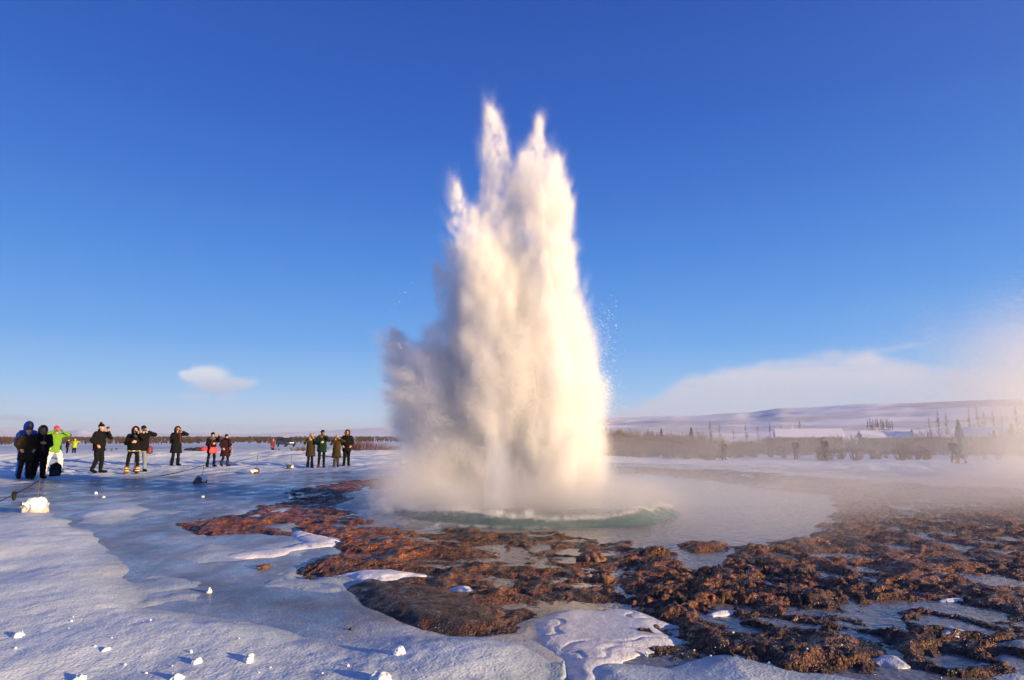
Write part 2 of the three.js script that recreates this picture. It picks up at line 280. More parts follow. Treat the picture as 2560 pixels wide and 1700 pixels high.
{
  const coarse = (a, b, n) => Array.from({ length: n }, (_, i) => a + (b - a) * i / n);
  const cols = [...coarse(-Math.PI, -0.95, 26), ...fan(0.95, 0.0046), ...coarse(0.95, Math.PI, 26).slice(1), Math.PI];
  const rows = [...logRows(0.3, 2.8, 0.22).slice(0, -1), ...logRows(2.8, 62, 0.0095).slice(0, -1), ...logRows(62, 15000, 0.07)];
  const g = sheet(cols, rows, snowHeight, (x, z, y, r) => {
    if (r > 60) { const s = 0.35 * smooth(60, 200, r) * smooth(0.05, 0.5, fbm2(x * 0.012, z * 0.03, 4, 851)); return [lerp(1, 0.35, s), lerp(1, 0.3, s), lerp(1, 0.26, s)]; }
    const m = masks(x, z), thin = smooth(0.55, -0.02, m.snow + 0.22 * fbm2(x * 2.1, z * 2.1, 3, 862)), glaze = 0.5 * smooth(0.05, 0.6, fbm2(x * 0.55 + 7, z * 0.75, 5, 866)) * smooth(26, 12, r), dirt = 0.5 * smooth(0.1, 0.5, fbm2(x * 0.9, z * 0.9, 4, 861)) * thin;
    return [(1 - 0.38 * thin - 0.2 * dirt) * (1 - 0.5 * glaze), (1 - 0.34 * thin - 0.22 * dirt) * (1 - 0.44 * glaze), (1 - 0.29 * thin - 0.25 * dirt) * (1 - 0.36 * glaze)];
  }, 1.6);
  tag(part('snow_ground', g, snowMat), 'snow covered ground reaching to the horizon', null, null, 'structure');

  const near = fan(0.93, 0.0042), iceRows = logRows(3.2, 40, 0.010);
  const gi = sheet(near, iceRows, (x, z) => iceHeight(x, z, masks(x, z)), (x, z) => {
    const n = fbm2(x * 0.45, z * 0.45, 4, 871), f = smooth(-0.2, 0.6, fbm2(x * 0.8 + 3, z * 1.2, 4, 881)), k = clamp(0.55 + 0.35 * n);
    const m = masks(x, z), edge = smooth(-0.7, -0.02, m.snow), q = clamp(k * f * 0.8 + 0.35 * edge), b = smooth(0.25, 0.6, fbm2(x * 0.6 - 8, z * 0.9, 4, 885)) * smooth(1.4, 0.1, 0.12 - m.rock + 0.4) ;
    return [lerp(lerp(0.29, 0.24, b), 0.9, q), lerp(lerp(0.285, 0.185, b), 0.9, q), lerp(lerp(0.285, 0.15, b), 0.9, q)];
  }, 2.3, (x, z) => masks(x, z).ice > -0.5);
  tag(part('ice', gi, iceMat), 'grey blue frozen run-off between the snow and the brown sinter', null, null, 'structure');

  const rockCols = fan(0.93, 0.00235), rockRows = logRows(3.4, 34, 0.0058), last = { k: '', m: null, p: null };
  const look = (x, z) => { const k = x + ',' + z; if (last.k !== k) { last.k = k; last.m = { ...masks(x, z) }; last.p = project(x, 0, z); } return last; };
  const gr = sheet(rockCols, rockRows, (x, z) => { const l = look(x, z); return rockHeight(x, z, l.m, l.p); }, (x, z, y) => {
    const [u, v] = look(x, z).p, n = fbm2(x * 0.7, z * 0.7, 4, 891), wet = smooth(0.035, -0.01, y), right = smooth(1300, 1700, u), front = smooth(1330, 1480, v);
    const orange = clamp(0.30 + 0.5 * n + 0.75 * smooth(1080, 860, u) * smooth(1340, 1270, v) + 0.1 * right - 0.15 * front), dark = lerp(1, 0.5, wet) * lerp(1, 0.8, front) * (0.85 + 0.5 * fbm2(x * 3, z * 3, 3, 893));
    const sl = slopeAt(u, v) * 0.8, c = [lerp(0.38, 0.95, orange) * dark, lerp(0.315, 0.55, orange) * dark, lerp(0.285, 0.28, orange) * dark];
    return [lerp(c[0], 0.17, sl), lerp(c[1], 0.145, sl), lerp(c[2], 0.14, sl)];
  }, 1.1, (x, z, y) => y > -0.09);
  tag(part('rocky_ground', gr, rockMat), 'rugged brown sinter ground around the hot spring', null, null, 'structure');

  const gw = sheet(fan(0.93, 0.02), logRows(3.2, 36, 0.03), () => 0, () => [1, 1, 1], 2.0, (x, z) => { const m = masks(x, z); return Math.max(m.snow, m.ice) < 0.25; });
  tag(part('water', gw, waterMat), 'shallow grey water standing among the brown sinter', null, null, 'structure');
}
const groundAt = (x, z) => { const m = { ...masks(x, z) }; return Math.max(snowHeight(x, z), m.ice > -0.3 ? iceHeight(x, z, m) : -9, m.rock > -3 ? rockHeight(x, z, m, project(x, 0, z)) : -9, m.snow < 0.5 && Math.hypot(x, z) < 36 ? 0 : -9); };
function onGround(u, v) {                                            // the point of the ground that shows at (u, v)
  let p = onPlane(u, v, 0); for (let i = 0; i < 12; i++) p = onPlane(u, v, groundAt(p.x, p.z)); p.y = groundAt(p.x, p.z); return p;
}

// ---------------------------------------------------------------- the geyser: a dense white core of froth and very many droplets round it
function surfaceNets(f, lo, hi, cell) {
  const n = [0, 1, 2].map((i) => Math.max(2, Math.ceil((hi[i] - lo[i]) / cell) + 1)), [nx, ny, nz] = n, v = new Float32Array(nx * ny * nz);
  for (let z = 0, k = 0; z < nz; z++) for (let y = 0; y < ny; y++) for (let x = 0; x < nx; x++, k++) v[k] = f(lo[0] + x * cell, lo[1] + y * cell, lo[2] + z * cell);
  const pos = [], idx = [], map = new Int32Array(nx * ny * nz).fill(-1), sx = 1, sy = nx, sz = nx * ny;
  for (let z = 0; z < nz - 1; z++) for (let y = 0; y < ny - 1; y++) for (let x = 0; x < nx - 1; x++) {
    const b = x + y * sy + z * sz; let m = 0;
    for (let c = 0; c < 8; c++) if (v[b + (c & 1) * sx + ((c >> 1) & 1) * sy + ((c >> 2) & 1) * sz] < 0) m |= 1 << c;
    if (m === 0 || m === 255) continue;
    let px = 0, py = 0, pz = 0, e = 0;
    for (let c = 0; c < 8; c++) for (let a = 0; a < 3; a++) {
      if ((c >> a) & 1) continue; const d = c | (1 << a);
      if (((m >> c) & 1) === ((m >> d) & 1)) continue;
      const va = v[b + (c & 1) * sx + ((c >> 1) & 1) * sy + ((c >> 2) & 1) * sz], vb = v[b + (d & 1) * sx + ((d >> 1) & 1) * sy + ((d >> 2) & 1) * sz], t = va / (va - vb);
      px += (c & 1) + (a === 0 ? t : 0); py += ((c >> 1) & 1) + (a === 1 ? t : 0); pz += ((c >> 2) & 1) + (a === 2 ? t : 0); e++;
    }
    map[b] = pos.length / 3; pos.push(lo[0] + (x + px / e) * cell, lo[1] + (y + py / e) * cell, lo[2] + (z + pz / e) * cell);
  }
  for (let z = 1; z < nz - 1; z++) for (let y = 1; y < ny - 1; y++) for (let x = 1; x < nx - 1; x++) {
    const b = x + y * sy + z * sz, s = v[b] < 0;
    for (const [o, p, q] of [[sx, sy, sz], [sy, sz, sx], [sz, sx, sy]]) {
      if (s === (v[b + o] < 0)) continue;
      const A = map[b], B = map[b - p], C = map[b - p - q], D = map[b - q];
      if (A < 0 || B < 0 || C < 0 || D < 0) continue;
      if (s) idx.push(A, B, C, A, C, D); else idx.push(A, C, B, A, D, C);
    }
  }
  const g = new THREE.BufferGeometry(); g.setAttribute('position', new THREE.Float32BufferAttribute(pos, 3)); g.setIndex(idx); g.computeVertexNormals(); return g;
}

const GZ = 13.4, U2M = GZ / F;
const gx = (u) => at(u, 1100, GZ).x, gy = (v) => at(1180, v, GZ).y;
// the jets, each as heights (v) with the left and right edge at that height, its distance in front of (+) or behind (-) the vent and its thickness
const JETS = [
  { z: 0.0, d: 0.9, n: 0.10, w: 1.5, e: [[254, 1116, 1126], [264, 1112, 1141], [280, 1110, 1150], [300, 1108, 1157], [340, 1106, 1169], [400, 1106, 1181], [450, 1104, 1190], [500, 1094, 1198], [560, 1088, 1204], [620, 1084, 1222], [700, 1078, 1250], [800, 1075, 1290], [950, 1090, 1300], [1150, 1120, 1310]] },
  { z: 0.2, d: 0.8, n: 0.10, w: 1, e: [[289, 1244, 1249], [312, 1238, 1255], [332, 1228, 1260], [350, 1222, 1268], [375, 1200, 1284], [400, 1186, 1294], [440, 1184, 1318], [480, 1186, 1328], [520, 1190, 1322], [580, 1193, 1328], [640, 1192, 1338], [700, 1188, 1348], [760, 1182, 1362], [820, 1178, 1374], [880, 1175, 1382], [960, 1176, 1388], [1040, 1182, 1390], [1110, 1190, 1386], [1170, 1205, 1372]] },
  { z: 0.0, d: 1.1, n: 0.13, w: 0.7, e: [[364, 1290, 1296], [385, 1282, 1304], [420, 1260, 1318], [455, 1250, 1330], [480, 1250, 1336], [500, 1255, 1330], [530, 1255, 1316], [580, 1250, 1330], [605, 1255, 1330], [660, 1260, 1335]] },
  { z: -0.5, d: 1, n: 0.12, w: 1.2, e: [[335, 1208, 1212], [365, 1194, 1224], [395, 1180, 1240], [420, 1172, 1250], [500, 1168, 1260]] },
  { z: 0.6, d: 0.9, n: 0.16, w: 0.35, e: [[452, 1044, 1051], [480, 1038, 1062], [510, 1032, 1080], [545, 1032, 1104], [580, 1044, 1126], [610, 1054, 1146], [640, 1074, 1160], [660, 1110, 1160], [680, 1130, 1150]] },
  { z: 0.3, d: 0.8, n: 0.12, w: 0.7, e: [[496, 1082, 1092], [520, 1072, 1112], [560, 1060, 1140], [640, 1050, 1190], [760, 1050, 1220], [1000, 1060, 1240]] },
  { z: -0.12, d: 0.9, n: 0.12, w: 0.8, e: [[560, 1020, 1040], [600, 1019, 1100], [660, 1022, 1150], [720, 1030, 1200], [800, 1040, 1200], [900, 1040, 1200], [1100, 1040, 1200]] },
  { z: -0.3, d: 0.85, n: 0.14, w: 0.6, e: [[604, 994, 1002], [640, 990, 1030], [690, 994, 1060], [735, 1005, 1080], [755, 970, 1090], [800, 960, 1120], [900, 980, 1160], [1100, 990, 1190]] },
  { z: -0.4, d: 0.75, n: 0.2, w: 0.9, e: [[758, 884, 892], [774, 885, 915], [790, 887, 965], [815, 889, 1060], [850, 896, 1110], [900, 906, 1150], [960, 918, 1170], [1010, 926, 1180], [1060, 930, 1190], [1110, 922, 1190], [1160, 905, 1190]] },
];
for (const j of JETS) j.t = j.e.map(([v, l, r]) => ({ y: gy(v), x: gx((l + r) / 2) , h: (r - l) / 2 * U2M })).reverse();   // rising heights
function section(j, y, o) {
  const t = j.t; if (y <= t[0].y) { o.x = t[0].x; o.h = t[0].h; return o; } if (y >= t[t.length - 1].y) { o.h = 0; return o; }
  let k = 0; while (y > t[k + 1].y) k++; const s = (y - t[k].y) / (t[k + 1].y - t[k].y); o.x = lerp(t[k].x, t[k + 1].x, s); o.h = lerp(t[k].h, t[k + 1].h, s); return o;
}
const sec = { x: 0, h: 0 };
function depthIn(j, x, y, z) {                                       // metres inside the outline of one jet
  section(j, y, sec); if (sec.h <= 0) return -1;
  return sec.h * (1 - Math.hypot((x - sec.x) / sec.h, (z + GZ - j.z) / (sec.h * j.d)));
}
const froth = new THREE.MeshPhysicalMaterial({ color: rgb(0.96, 0.96, 0.97), roughness: 1, specularIntensity: 0 });
const drop = new THREE.MeshPhysicalMaterial({ color: rgb(0.99, 0.99, 0.99), roughness: 1, specularIntensity: 0, transmission: 0.75, thickness: 0 });
const geyser = thing('geyser', 'tall erupting white column of boiling water and steam rising from the hot spring', 'geyser');
geyser.position.set(POOL.x, 0, POOL.z);
const place = (g) => g.translate(-POOL.x, 0, -POOL.z);
{
  const f = (x, y, z) => {
    let m = -1; for (const j of JETS) { const d = depthIn(j, x, y, z) - 0.58; if (d > m) m = d; }
    if (m < -0.35) return 0.35;
    const q = fbm3(x * 2.2, y * 1.3, z * 2.2, 2), s = fbm3(x * 6.5, y * 4.5, z * 6.5, 2);
    return -(m + 0.10 * q + 0.045 * s);
  };
  const core = surfaceNets(f, [-3.2, 0.02, -GZ - 2], [2.7, 9.2, -GZ + 2], 0.048);
  part('water_column', place(core), froth, geyser);
}

// clusters of droplets; each droplet is a small closed tetrahedron
function cluster(n, size, spread) {
  const p = [], V = [[1, 1, 1], [1, -1, -1], [-1, 1, -1], [-1, -1, 1]], q = new THREE.Quaternion(), e = new THREE.Euler(), v = V.map(() => new THREE.Vector3());
  for (let i = 0; i < n; i++) {
    let x, y, z, d = 0; do { x = gauss() * 0.36; y = gauss() * 0.36; z = gauss() * 0.36; d++; } while (d < 6 && (x * x + y * y + z * z > 1.2 || rnd() < spread * smooth(-0.1, 0.45, fbm3(x * 2.3 + n, y * 2.3, z * 2.3, 2))));
    const s = size * 0.36 * (0.6 + 0.9 * rnd() * rnd()); e.set(rr(0, 6.28), rr(0, 6.28), rr(0, 6.28)); q.setFromEuler(e);
    V.forEach((c, k) => v[k].set(c[0] * s, c[1] * s, c[2] * s).applyQuaternion(q).add({ x, y, z }));
    for (const [a, b, c] of [[0, 1, 2], [0, 3, 1], [0, 2, 3], [1, 3, 2]]) p.push(v[a].x, v[a].y, v[a].z, v[b].x, v[b].y, v[b].z, v[c].x, v[c].y, v[c].z);
  }
  const g = new THREE.BufferGeometry(); g.setAttribute('position', new THREE.Float32BufferAttribute(p, 3)); g.computeVertexNormals(); return g;
}
function spread(name, geometry, list, material, parent, kind = 'stuff') {   // list of [x, y, z, scale, stretch along dir, dir]
  const m = new THREE.InstancedMesh(geometry, material, list.length), o = new THREE.Object3D(), up = new THREE.Vector3(0, 1, 0), d = new THREE.Vector3(), qa = new THREE.Quaternion(), qb = new THREE.Quaternion();
  list.forEach(([x, y, z, s, k = 1, dx = 0, dy = 1, dz = 0, flat = 1], i) => {
    o.position.set(x, y, z); d.set(dx, dy, dz).normalize(); qa.setFromUnitVectors(up, d); qb.setFromAxisAngle(up, rr(0, 6.28)); o.quaternion.copy(qa).multiply(qb); o.scale.set(s, s * k, s * flat); o.updateMatrix(); m.setMatrixAt(i, o.matrix);
  });
  m.name = parent ? name : numbered(name); m.userData.kind = kind; m.castShadow = m.receiveShadow = true; (parent ?? scene).add(m); return m;
}
const dense = cluster(2600, 0.0145, 0.5), fine = cluster(2200, 0.0105, 0.7), mistA = cluster(6500, 0.0032, 0.75), mistC = cluster(9500, 0.00205, 0.8);
{
  const a = [], b = [], areas = JETS.map((j) => { let s = 0; for (let k = 0; k < j.t.length - 1; k++) s += (j.t[k + 1].y - j.t[k].y) * Math.pow(0.5 * (j.t[k].h + j.t[k + 1].h), 0.55); return s * (0.6 + 0.4 * j.w); }), total = areas.reduce((p, c) => p + c);
  const lean = [[0.0, 1], [0.05, 1], [0.25, 1], [0, 1], [-0.25, 1], [-0.1, 1], [-0.15, 1], [-0.35, 0.9], [-0.9, 0.35]];
  JETS.forEach((j, J) => {
    const y0 = 0.05, y1 = j.t[j.t.length - 1].y, n = Math.round(10000 * areas[J] / total);
    for (let i = 0, tries = 0; i < n && tries < n * 40; tries++) {
      const y = lerp(Math.max(y0, j.t[0].y), y1, rnd()); section(j, y, sec); if (rnd() > sec.h / 1.2 * 0.7 + 0.3) continue;
      const n = 1 + 0.22 * fbm3(sec.x * 1.5 + J, y * 1.7, i % 7, 2), h = sec.h * n, xc = sec.x, t = rr(0, 6.283), q = Math.pow(rnd(), 0.46) * 0.98, x = xc + Math.cos(t) * q * h, z = -GZ + j.z + Math.sin(t) * q * h * j.d;
      const s = clamp(h * 0.36, 0.09, 0.40) * rr(0.55, 1.1), k = rr(1.3, 2.6);
      (rnd() < 0.72 ? a : b).push([x - POOL.x, y, z - POOL.z, s, k, lean[J][0] + 0.25 * gauss(), lean[J][1], 0.2 * gauss()]);
      i++;
    }
    // shreds thrown out past the edge
    const m = Math.round(900 * areas[J] / total) + 25;
    for (let i = 0; i < m; i++) {
      const y = lerp(Math.max(y0, j.t[0].y), y1, 1 - Math.pow(rnd(), 1.6)); section(j, y, sec); const t = rr(0, 6.283), q = rr(0.92, 1.12) + 0.03 / (sec.h + 0.05);
      b.push([sec.x + Math.cos(t) * q * sec.h - POOL.x, y, -GZ + j.z + Math.sin(t) * q * sec.h * j.d - POOL.z, rr(0.06, 0.2), rr(1.5, 4), lean[J][0] + 0.5 * Math.cos(t) * 0.6, lean[J][1], 0.3 * Math.sin(t)]);
    }
  });
  // crisp lumps and strings of water in the skin of the jets
  JETS.forEach((j, J) => {
    const n = Math.round(7500 * areas[J] / total), y0 = Math.max(0.3, j.t[0].y), y1 = j.t[j.t.length - 1].y;
    for (let i = 0; i < n; i++) {
      const y = lerp(y0, y1, rnd()); section(j, y, sec); const t = rr(0, 6.283), ct = Math.cos(t), st = Math.sin(t), q = 0.93 + 0.2 * fbm3(ct * 2.2 + J * 5, y * 2.4, st * 2.2, 3) + 0.02 * gauss();
      b.push([sec.x + ct * q * sec.h - POOL.x, y, -GZ + j.z + st * q * sec.h * j.d - POOL.z, rr(0.035, 0.11), rr(1.2, 3.2), lean[J][0] * 0.6 + 0.35 * ct, 1, 0.3 * st]);
    }
  });
  // fine tips over each jet
  JETS.forEach((j, J) => { const t = j.t[j.t.length - 1]; for (let i = 0; i < 16; i++) b.push([t.x + gauss() * 0.03 - POOL.x - 0.0, t.y + rr(-0.3, 0.12), -GZ + j.z - POOL.z, rr(0.04, 0.1), rr(1.5, 3.5), lean[J][0], lean[J][1], 0]); });
  // ragged streaks along the left edge of the low cloud
  for (let i = 0; i < 1300; i++) { const y = lerp(gy(1020), gy(765), rnd()); section(JETS[8], y, sec); const l = Math.pow(rnd(), 2) * 0.4 - 0.05; b.push([sec.x - sec.h + 0.16 - l * (0.6 + 0.9 * n2(y * 9, 3)) - POOL.x, y + gauss() * 0.05, -GZ + JETS[8].z + rr(-0.5, 0.5) * sec.h * 0.6 - POOL.z, rr(0.03, 0.11), rr(2.5, 5), -1, rr(0.15, 0.5), 0.2 * gauss()]); }
  spread('dense_spray', dense, a, drop, geyser);
  spread('fine_spray', fine, b, drop, geyser);
  // single drops flung wide
  const c = [];
  for (let i = 0; i < 1300; i++) { const y = 0.2 + 4.2 * rnd(), side = rnd() < 0.6 ? 1 : -1, x = side > 0 ? gx(1388) + Math.abs(gauss()) * 0.2 : lerp(gx(1180), gx(930), rnd()); c.push([x - POOL.x, y, -GZ + gauss() * 0.6 + (side < 0 ? 1.4 : 0) - POOL.z, 0.003 + 0.006 * rnd() * rnd()]); }
  spread('droplet', new THREE.IcosahedronGeometry(1, 1), c, new THREE.MeshPhysicalMaterial({ color: rgb(0.95, 0.95, 0.97), roughness: 0.3 }), geyser);
}
// ---------------------------------------------------------------- drifting steam
{
  const base = [], drift = [], high = [];
  for (let i = 0; i < 900; i++) {                                    // rolling at the foot of the column
    const t = rr(0, 6.283), q = Math.sqrt(rnd()) * 2.7, x = POOL.x + Math.cos(t) * q * 1.15 - 0.1, z = POOL.z + Math.sin(t) * q;
    base.push([x, 0.08 + Math.abs(gauss()) * 0.38 * smooth(2.9, 0.8, q) + 0.1, z, rr(0.5, 1.05), rr(0.5, 0.9), 0, 1, 0]);
  }
  for (let i = 0; i < 240; i++) base.push([gx(rr(890, 1040)), rr(0.1, 1.0), -GZ + rr(-0.8, 0.9), rr(0.5, 0.9), 0.9]);
  for (let i = 0; i < 1050; i++) {                                   // blown away to the right over the sinter
    const t = Math.pow(rnd(), 0.8), x = lerp(1.4, 24, t), z = -lerp(8.5, 19, rnd()) - t * 5 + gauss() * 1.2, n = fbm2(x * 0.22, z * 0.16, 3, 1401);
    if (n < -0.28 + 0.4 * (rnd() - 0.5)) continue;
    const tall = rnd() < (x < 9 ? 0.4 : 0.14) || x < 5; drift.push([x, 0.06 + Math.abs(gauss()) * (tall ? 0.45 + 0.03 * x + 0.7 * smooth(6, 1.5, x) : 0.16), z, rr(0.9, 2.1) * (1 + x * 0.03), tall ? rr(0.35, 0.65) : rr(0.16, 0.3), 0.12 * gauss(), 1, 0.1 * gauss(), rr(0.8, 1.6)]);
  }
  for (let i = 0; i < 620; i++) { const x = lerp(2.5, 15, rnd()), z = -lerp(7.5, 14, rnd()) - x * 0.15; if (fbm2(x * 0.3, z * 0.3, 3, 1411) < -0.1) continue; drift.push([x, 0.12 + Math.abs(gauss()) * 0.34, z, rr(0.7, 1.7), rr(0.22, 0.45), 0.1 * gauss(), 1, 0.1 * gauss(), rr(0.8, 1.6)]); }
  for (let i = 0; i < 330; i++) { const z = -lerp(42, 64, rnd()), x = -z * rr(0.12, 0.95); if (fbm2(x * 0.08, z * 0.08, 3, 1421) < -0.25 && x > 12) continue; drift.push([x, rr(-0.3, 1.6), z, rr(2.6, 5), rr(0.35, 0.6), 0, 1, 0, rr(0.8, 1.4)]); }
  for (let i = 0; i < 330; i++) { const x = lerp(1.5, 9, rnd()); drift.push([x, 0.1 + Math.abs(gauss()) * 0.35, -rr(9.6, 13.5) - x * 0.2, rr(0.6, 1.3), rr(0.4, 0.7), 0, 1, 0, rr(0.8, 1.4)]); }
  for (let i = 0; i < 620; i++) { const q = rnd(), p = at(2400 + gauss() * (90 + 50 * q), lerp(1090, 770, q) + gauss() * 50 , rr(13, 19)); p.y -= 0; high.push([p.x, p.y, p.z, rr(0.8, 2.0), rr(0.6, 1.0), 0.5 + 0.2 * gauss(), 1, 0]); }
  tag(spread('steam', mistA, base, drop), 'low rolling steam around the foot of the geyser', 'steam');
  tag(spread('steam', mistC, drift, drop), 'thin steam drifting over the brown sinter and the snow behind it', 'steam');
  tag(spread('steam', mistC, high, drop), 'pale steam plume drifting high in front of the sky over the far houses', 'steam');
}

// ---------------------------------------------------------------- the welling pool with its green wave
{
  const pool = thing('geyser_pool', 'round pool of the hot spring with a green wave swelling at its edge', 'pool'); pool.position.copy(POOL);
  const crest = (t) => {                                             // t: 0 towards the right, growing towards the camera
    const s = (c, w) => Math.exp(-(((t - c) / w) ** 2));
    return (1 + 0.5 * fbm2(t * 4.5, 9, 3, 1505)) * 0.8 * (0.04 + 0.20 * s(2.16, 0.36) + 0.06 * s(1.45, 0.3) + 0.19 * s(0.72, 0.42) + 0.08 * s(3.0, 0.5));
  };
  const na = 420, nr = 60, pos = [], idx = [];
  const height = (t, q) => { const x = Math.cos(t) * q, z = Math.sin(t) * q, c = crest(t), f = q - 2.72 - 0.10 * fbm2(t * 3, 2, 2, 1501); const swell = f < 0 ? lerp(0.35, 1, Math.exp(-((f / 0.55) ** 2))) : Math.exp(-((f / 0.24) ** 2)); return 0.006 + c * swell * (1 + 0.18 * fbm2(x * 4, z * 4, 3, 1511)) + 0.014 * fbm2(x * 5, z * 9, 3, 1521) * smooth(3.3, 2.9, q); };
  for (let j = 0; j <= nr; j++) { const q = 1.2 + 2.15 * Math.pow(j / nr, 0.8); for (let i = 0; i <= na; i++) { const t = i / na * 2 * Math.PI - 0.6, y = height(t, q) - 0.06 * smooth(2.98, 3.25, q); pos.push(Math.cos(t) * q, y, Math.sin(t) * q); } }
  for (let j = 0; j < nr; j++) for (let i = 0; i < na; i++) { const a = j * (na + 1) + i, b = a + 1, c = a + na + 1, d = c + 1; idx.push(a, b, d, a, d, c); }
  const g = new THREE.BufferGeometry(); g.setAttribute('position', new THREE.Float32BufferAttribute(pos, 3)); g.setIndex(idx); g.computeVertexNormals();
  part('wave', g, new THREE.MeshPhysicalMaterial({ color: rgb(0.07, 0.14, 0.125), roughness: 0.2, ior: 1.33 }), pool);
  const foam = [];
  for (let i = 0; i < 1900; i++) {
    const t = rr(-0.1, 3.4), k = crest(t); if (rnd() > 0.12 + k * 2.2) continue;
    const q = 2.72 + 0.10 * fbm2(t * 3, 2, 2, 1501) + gauss() * 0.05;
    foam.push([Math.cos(t) * q, height(t, q) + 0.01 + Math.abs(gauss()) * 0.02, Math.sin(t) * q, rr(0.03, 0.10), rr(0.5, 1.2)]);
  }
  for (let i = 0; i < 160; i++) { const t = rr(1.5, 2.9), q = 3.02 + 0.06 * gauss(); foam.push([Math.cos(t) * q, 0.02, Math.sin(t) * q, rr(0.04, 0.12), 0.4]); }
  for (const [u, v, s] of [[1148, 1180, 0.16], [1222, 1178, 0.14]]) { const p = onPlane(u, v, 0.22).sub(POOL); for (let i = 0; i < 46; i++) { const a = rr(-0.9, 0.9), l = rnd(); foam.push([p.x + Math.sin(a) * l * s, 0.10 + l * s * Math.cos(a), p.z + gauss() * 0.02, 0.035, 2.5, Math.sin(a), 1, 0]); } }
  for (let i = 0; i < 240; i++) { const p = onPlane(rr(880, 960), 1180, 0).sub(POOL); foam.push([p.x + gauss() * 0.12, Math.abs(gauss()) * 0.13, p.z + gauss() * 0.35, rr(0.05, 0.14), 1.2]); }
  spread('foam', dense, foam, drop, pool);
}

// ---------------------------------------------------------------- people
const V3 = (x, y, z) => new THREE.Vector3(x, y, z);
const smin = (a, b, k) => { const h = clamp(0.5 + 0.5 * (b - a) / k); return lerp(b, a, h) - k * h * (1 - h); };
function cone(p, a, b, ra, rb) {                                     // tapered capsule
  const bx = b.x - a.x, by = b.y - a.y, bz = b.z - a.z, px = p.x - a.x, py = p.y - a.y, pz = p.z - a.z, t = clamp((px * bx + py * by + pz * bz) / (bx * bx + by * by + bz * bz + 1e-9));
  return Math.hypot(px - bx * t, py - by * t, pz - bz * t) - lerp(ra, rb, t);
}
const ell = (p, c, rx, ry, rz) => { const k = Math.hypot((p.x - c.x) / rx, (p.y - c.y) / ry, (p.z - c.z) / rz); return (k - 1) * Math.min(rx, ry, rz); };
const P = V3(0, 0, 0);
const solid = (f, lo, hi, cell) => surfaceNets((x, y, z) => f(P.set(x, y, z)), lo, hi, cell);
function paint(g, f) { const p = g.attributes.position, c = new Float32Array(p.count * 3); for (let i = 0; i < p.count; i++) c.set(f(p.getX(i), p.getY(i), p.getZ(i)), i * 3); g.setAttribute('color', new THREE.BufferAttribute(c, 3)); return g; }
// a head round the origin, looking along +z: chin at -0.11, crown at 0.12
const headGeo = paint(solid((p) => {
  let d = ell(p, V3(0, 0.025, -0.012), 0.076, 0.096, 0.094);
  d = smin(d, ell(p, V3(0, -0.045, 0.028), 0.055, 0.066, 0.062), 0.03);
  d = smin(d, cone(p, V3(0, 0.012, 0.082), V3(0, -0.024, 0.104), 0.008, 0.014), 0.012);
  d = smin(d, cone(p, V3(-0.035, 0.024, 0.07), V3(0.035, 0.024, 0.07), 0.011, 0.011), 0.014);
  d = smin(d, cone(p, V3(-0.016, -0.056, 0.082), V3(0.016, -0.056, 0.082), 0.008, 0.008), 0.012);
  for (const s of [-1, 1]) { d = smin(d, ell(p, V3(s * 0.078, -0.002, -0.01), 0.011, 0.03, 0.02), 0.008); d = Math.max(d, -(Math.hypot(p.x - s * 0.031, p.y - 0.004, p.z - 0.092) - 0.013)); }
  return smin(d, cone(p, V3(0, -0.16, -0.03), V3(0, -0.05, -0.015), 0.055, 0.05), 0.03);
}, [-0.11, -0.18, -0.13], [0.11, 0.14, 0.14], 0.0095), (x, y, z) => {
  const eye = Math.hypot(Math.abs(x) - 0.031, (y - 0.004) * 1.4) < 0.011 && z > 0.05, brow = z > 0.06 && Math.abs(y - 0.03) < 0.006 && Math.abs(Math.abs(x) - 0.032) < 0.02, lip = z > 0.07 && Math.abs(y + 0.056) < 0.009 && Math.abs(x) < 0.024;
  return eye ? [0.12, 0.1, 0.1] : brow ? [0.35, 0.28, 0.25] : lip ? [0.8, 0.5, 0.5] : [1, 1, 1];
});
// a hand with its wrist at the origin, fingers along +y, palm towards +z, thumb on the +x side, fingers half closed
const handGeo = (() => {
  const chains = [[0.030, 0.088, 0.036, 0.026, 0.02], [0.010, 0.094, 0.04, 0.028, 0.022], [-0.011, 0.09, 0.037, 0.026, 0.02], [-0.030, 0.08, 0.03, 0.02, 0.017]].map(([x, y, a, b, c]) => { const o = [V3(x * 0.8, y - 0.03, 0)]; let t = 0, p = V3(x, y, 0.002); o.push(p); for (const [l, k] of [[a, 0.45], [b, 0.75], [c, 0.5]]) { t += k; p = p.clone().add(V3(0, Math.cos(t) * l, Math.sin(t) * l)); o.push(p); } return o; });
  const thumb = [V3(0.018, 0.02, 0.004), V3(0.05, 0.05, 0.02), V3(0.052, 0.078, 0.04), V3(0.046, 0.096, 0.054)];
  return solid((p) => {
    let d = smin(cone(p, V3(0, 0, 0), V3(0, 0.03, 0), 0.027, 0.028), Math.min(cone(p, V3(0.022, 0.03, 0), V3(0.026, 0.08, 0), 0.017, 0.014), cone(p, V3(-0.022, 0.03, 0), V3(-0.026, 0.075, 0), 0.016, 0.013)), 0.02);
    d = smin(d, cone(p, V3(0, 0.03, 0), V3(0, 0.084, 0), 0.02, 0.015), 0.02);
    for (const c of chains) for (let i = 0; i < c.length - 1; i++) d = smin(d, cone(p, c[i], c[i + 1], 0.0105 - i * 0.0007, 0.0098 - i * 0.0007), i ? 0.003 : 0.006);
    for (let i = 0; i < 3; i++) d = smin(d, cone(p, thumb[i], thumb[i + 1], 0.014 - i * 0.0015, 0.0125 - i * 0.0015), 0.006);
    return d;
  }, [-0.06, -0.035, -0.035], [0.08, 0.17, 0.1], 0.0072);
})();
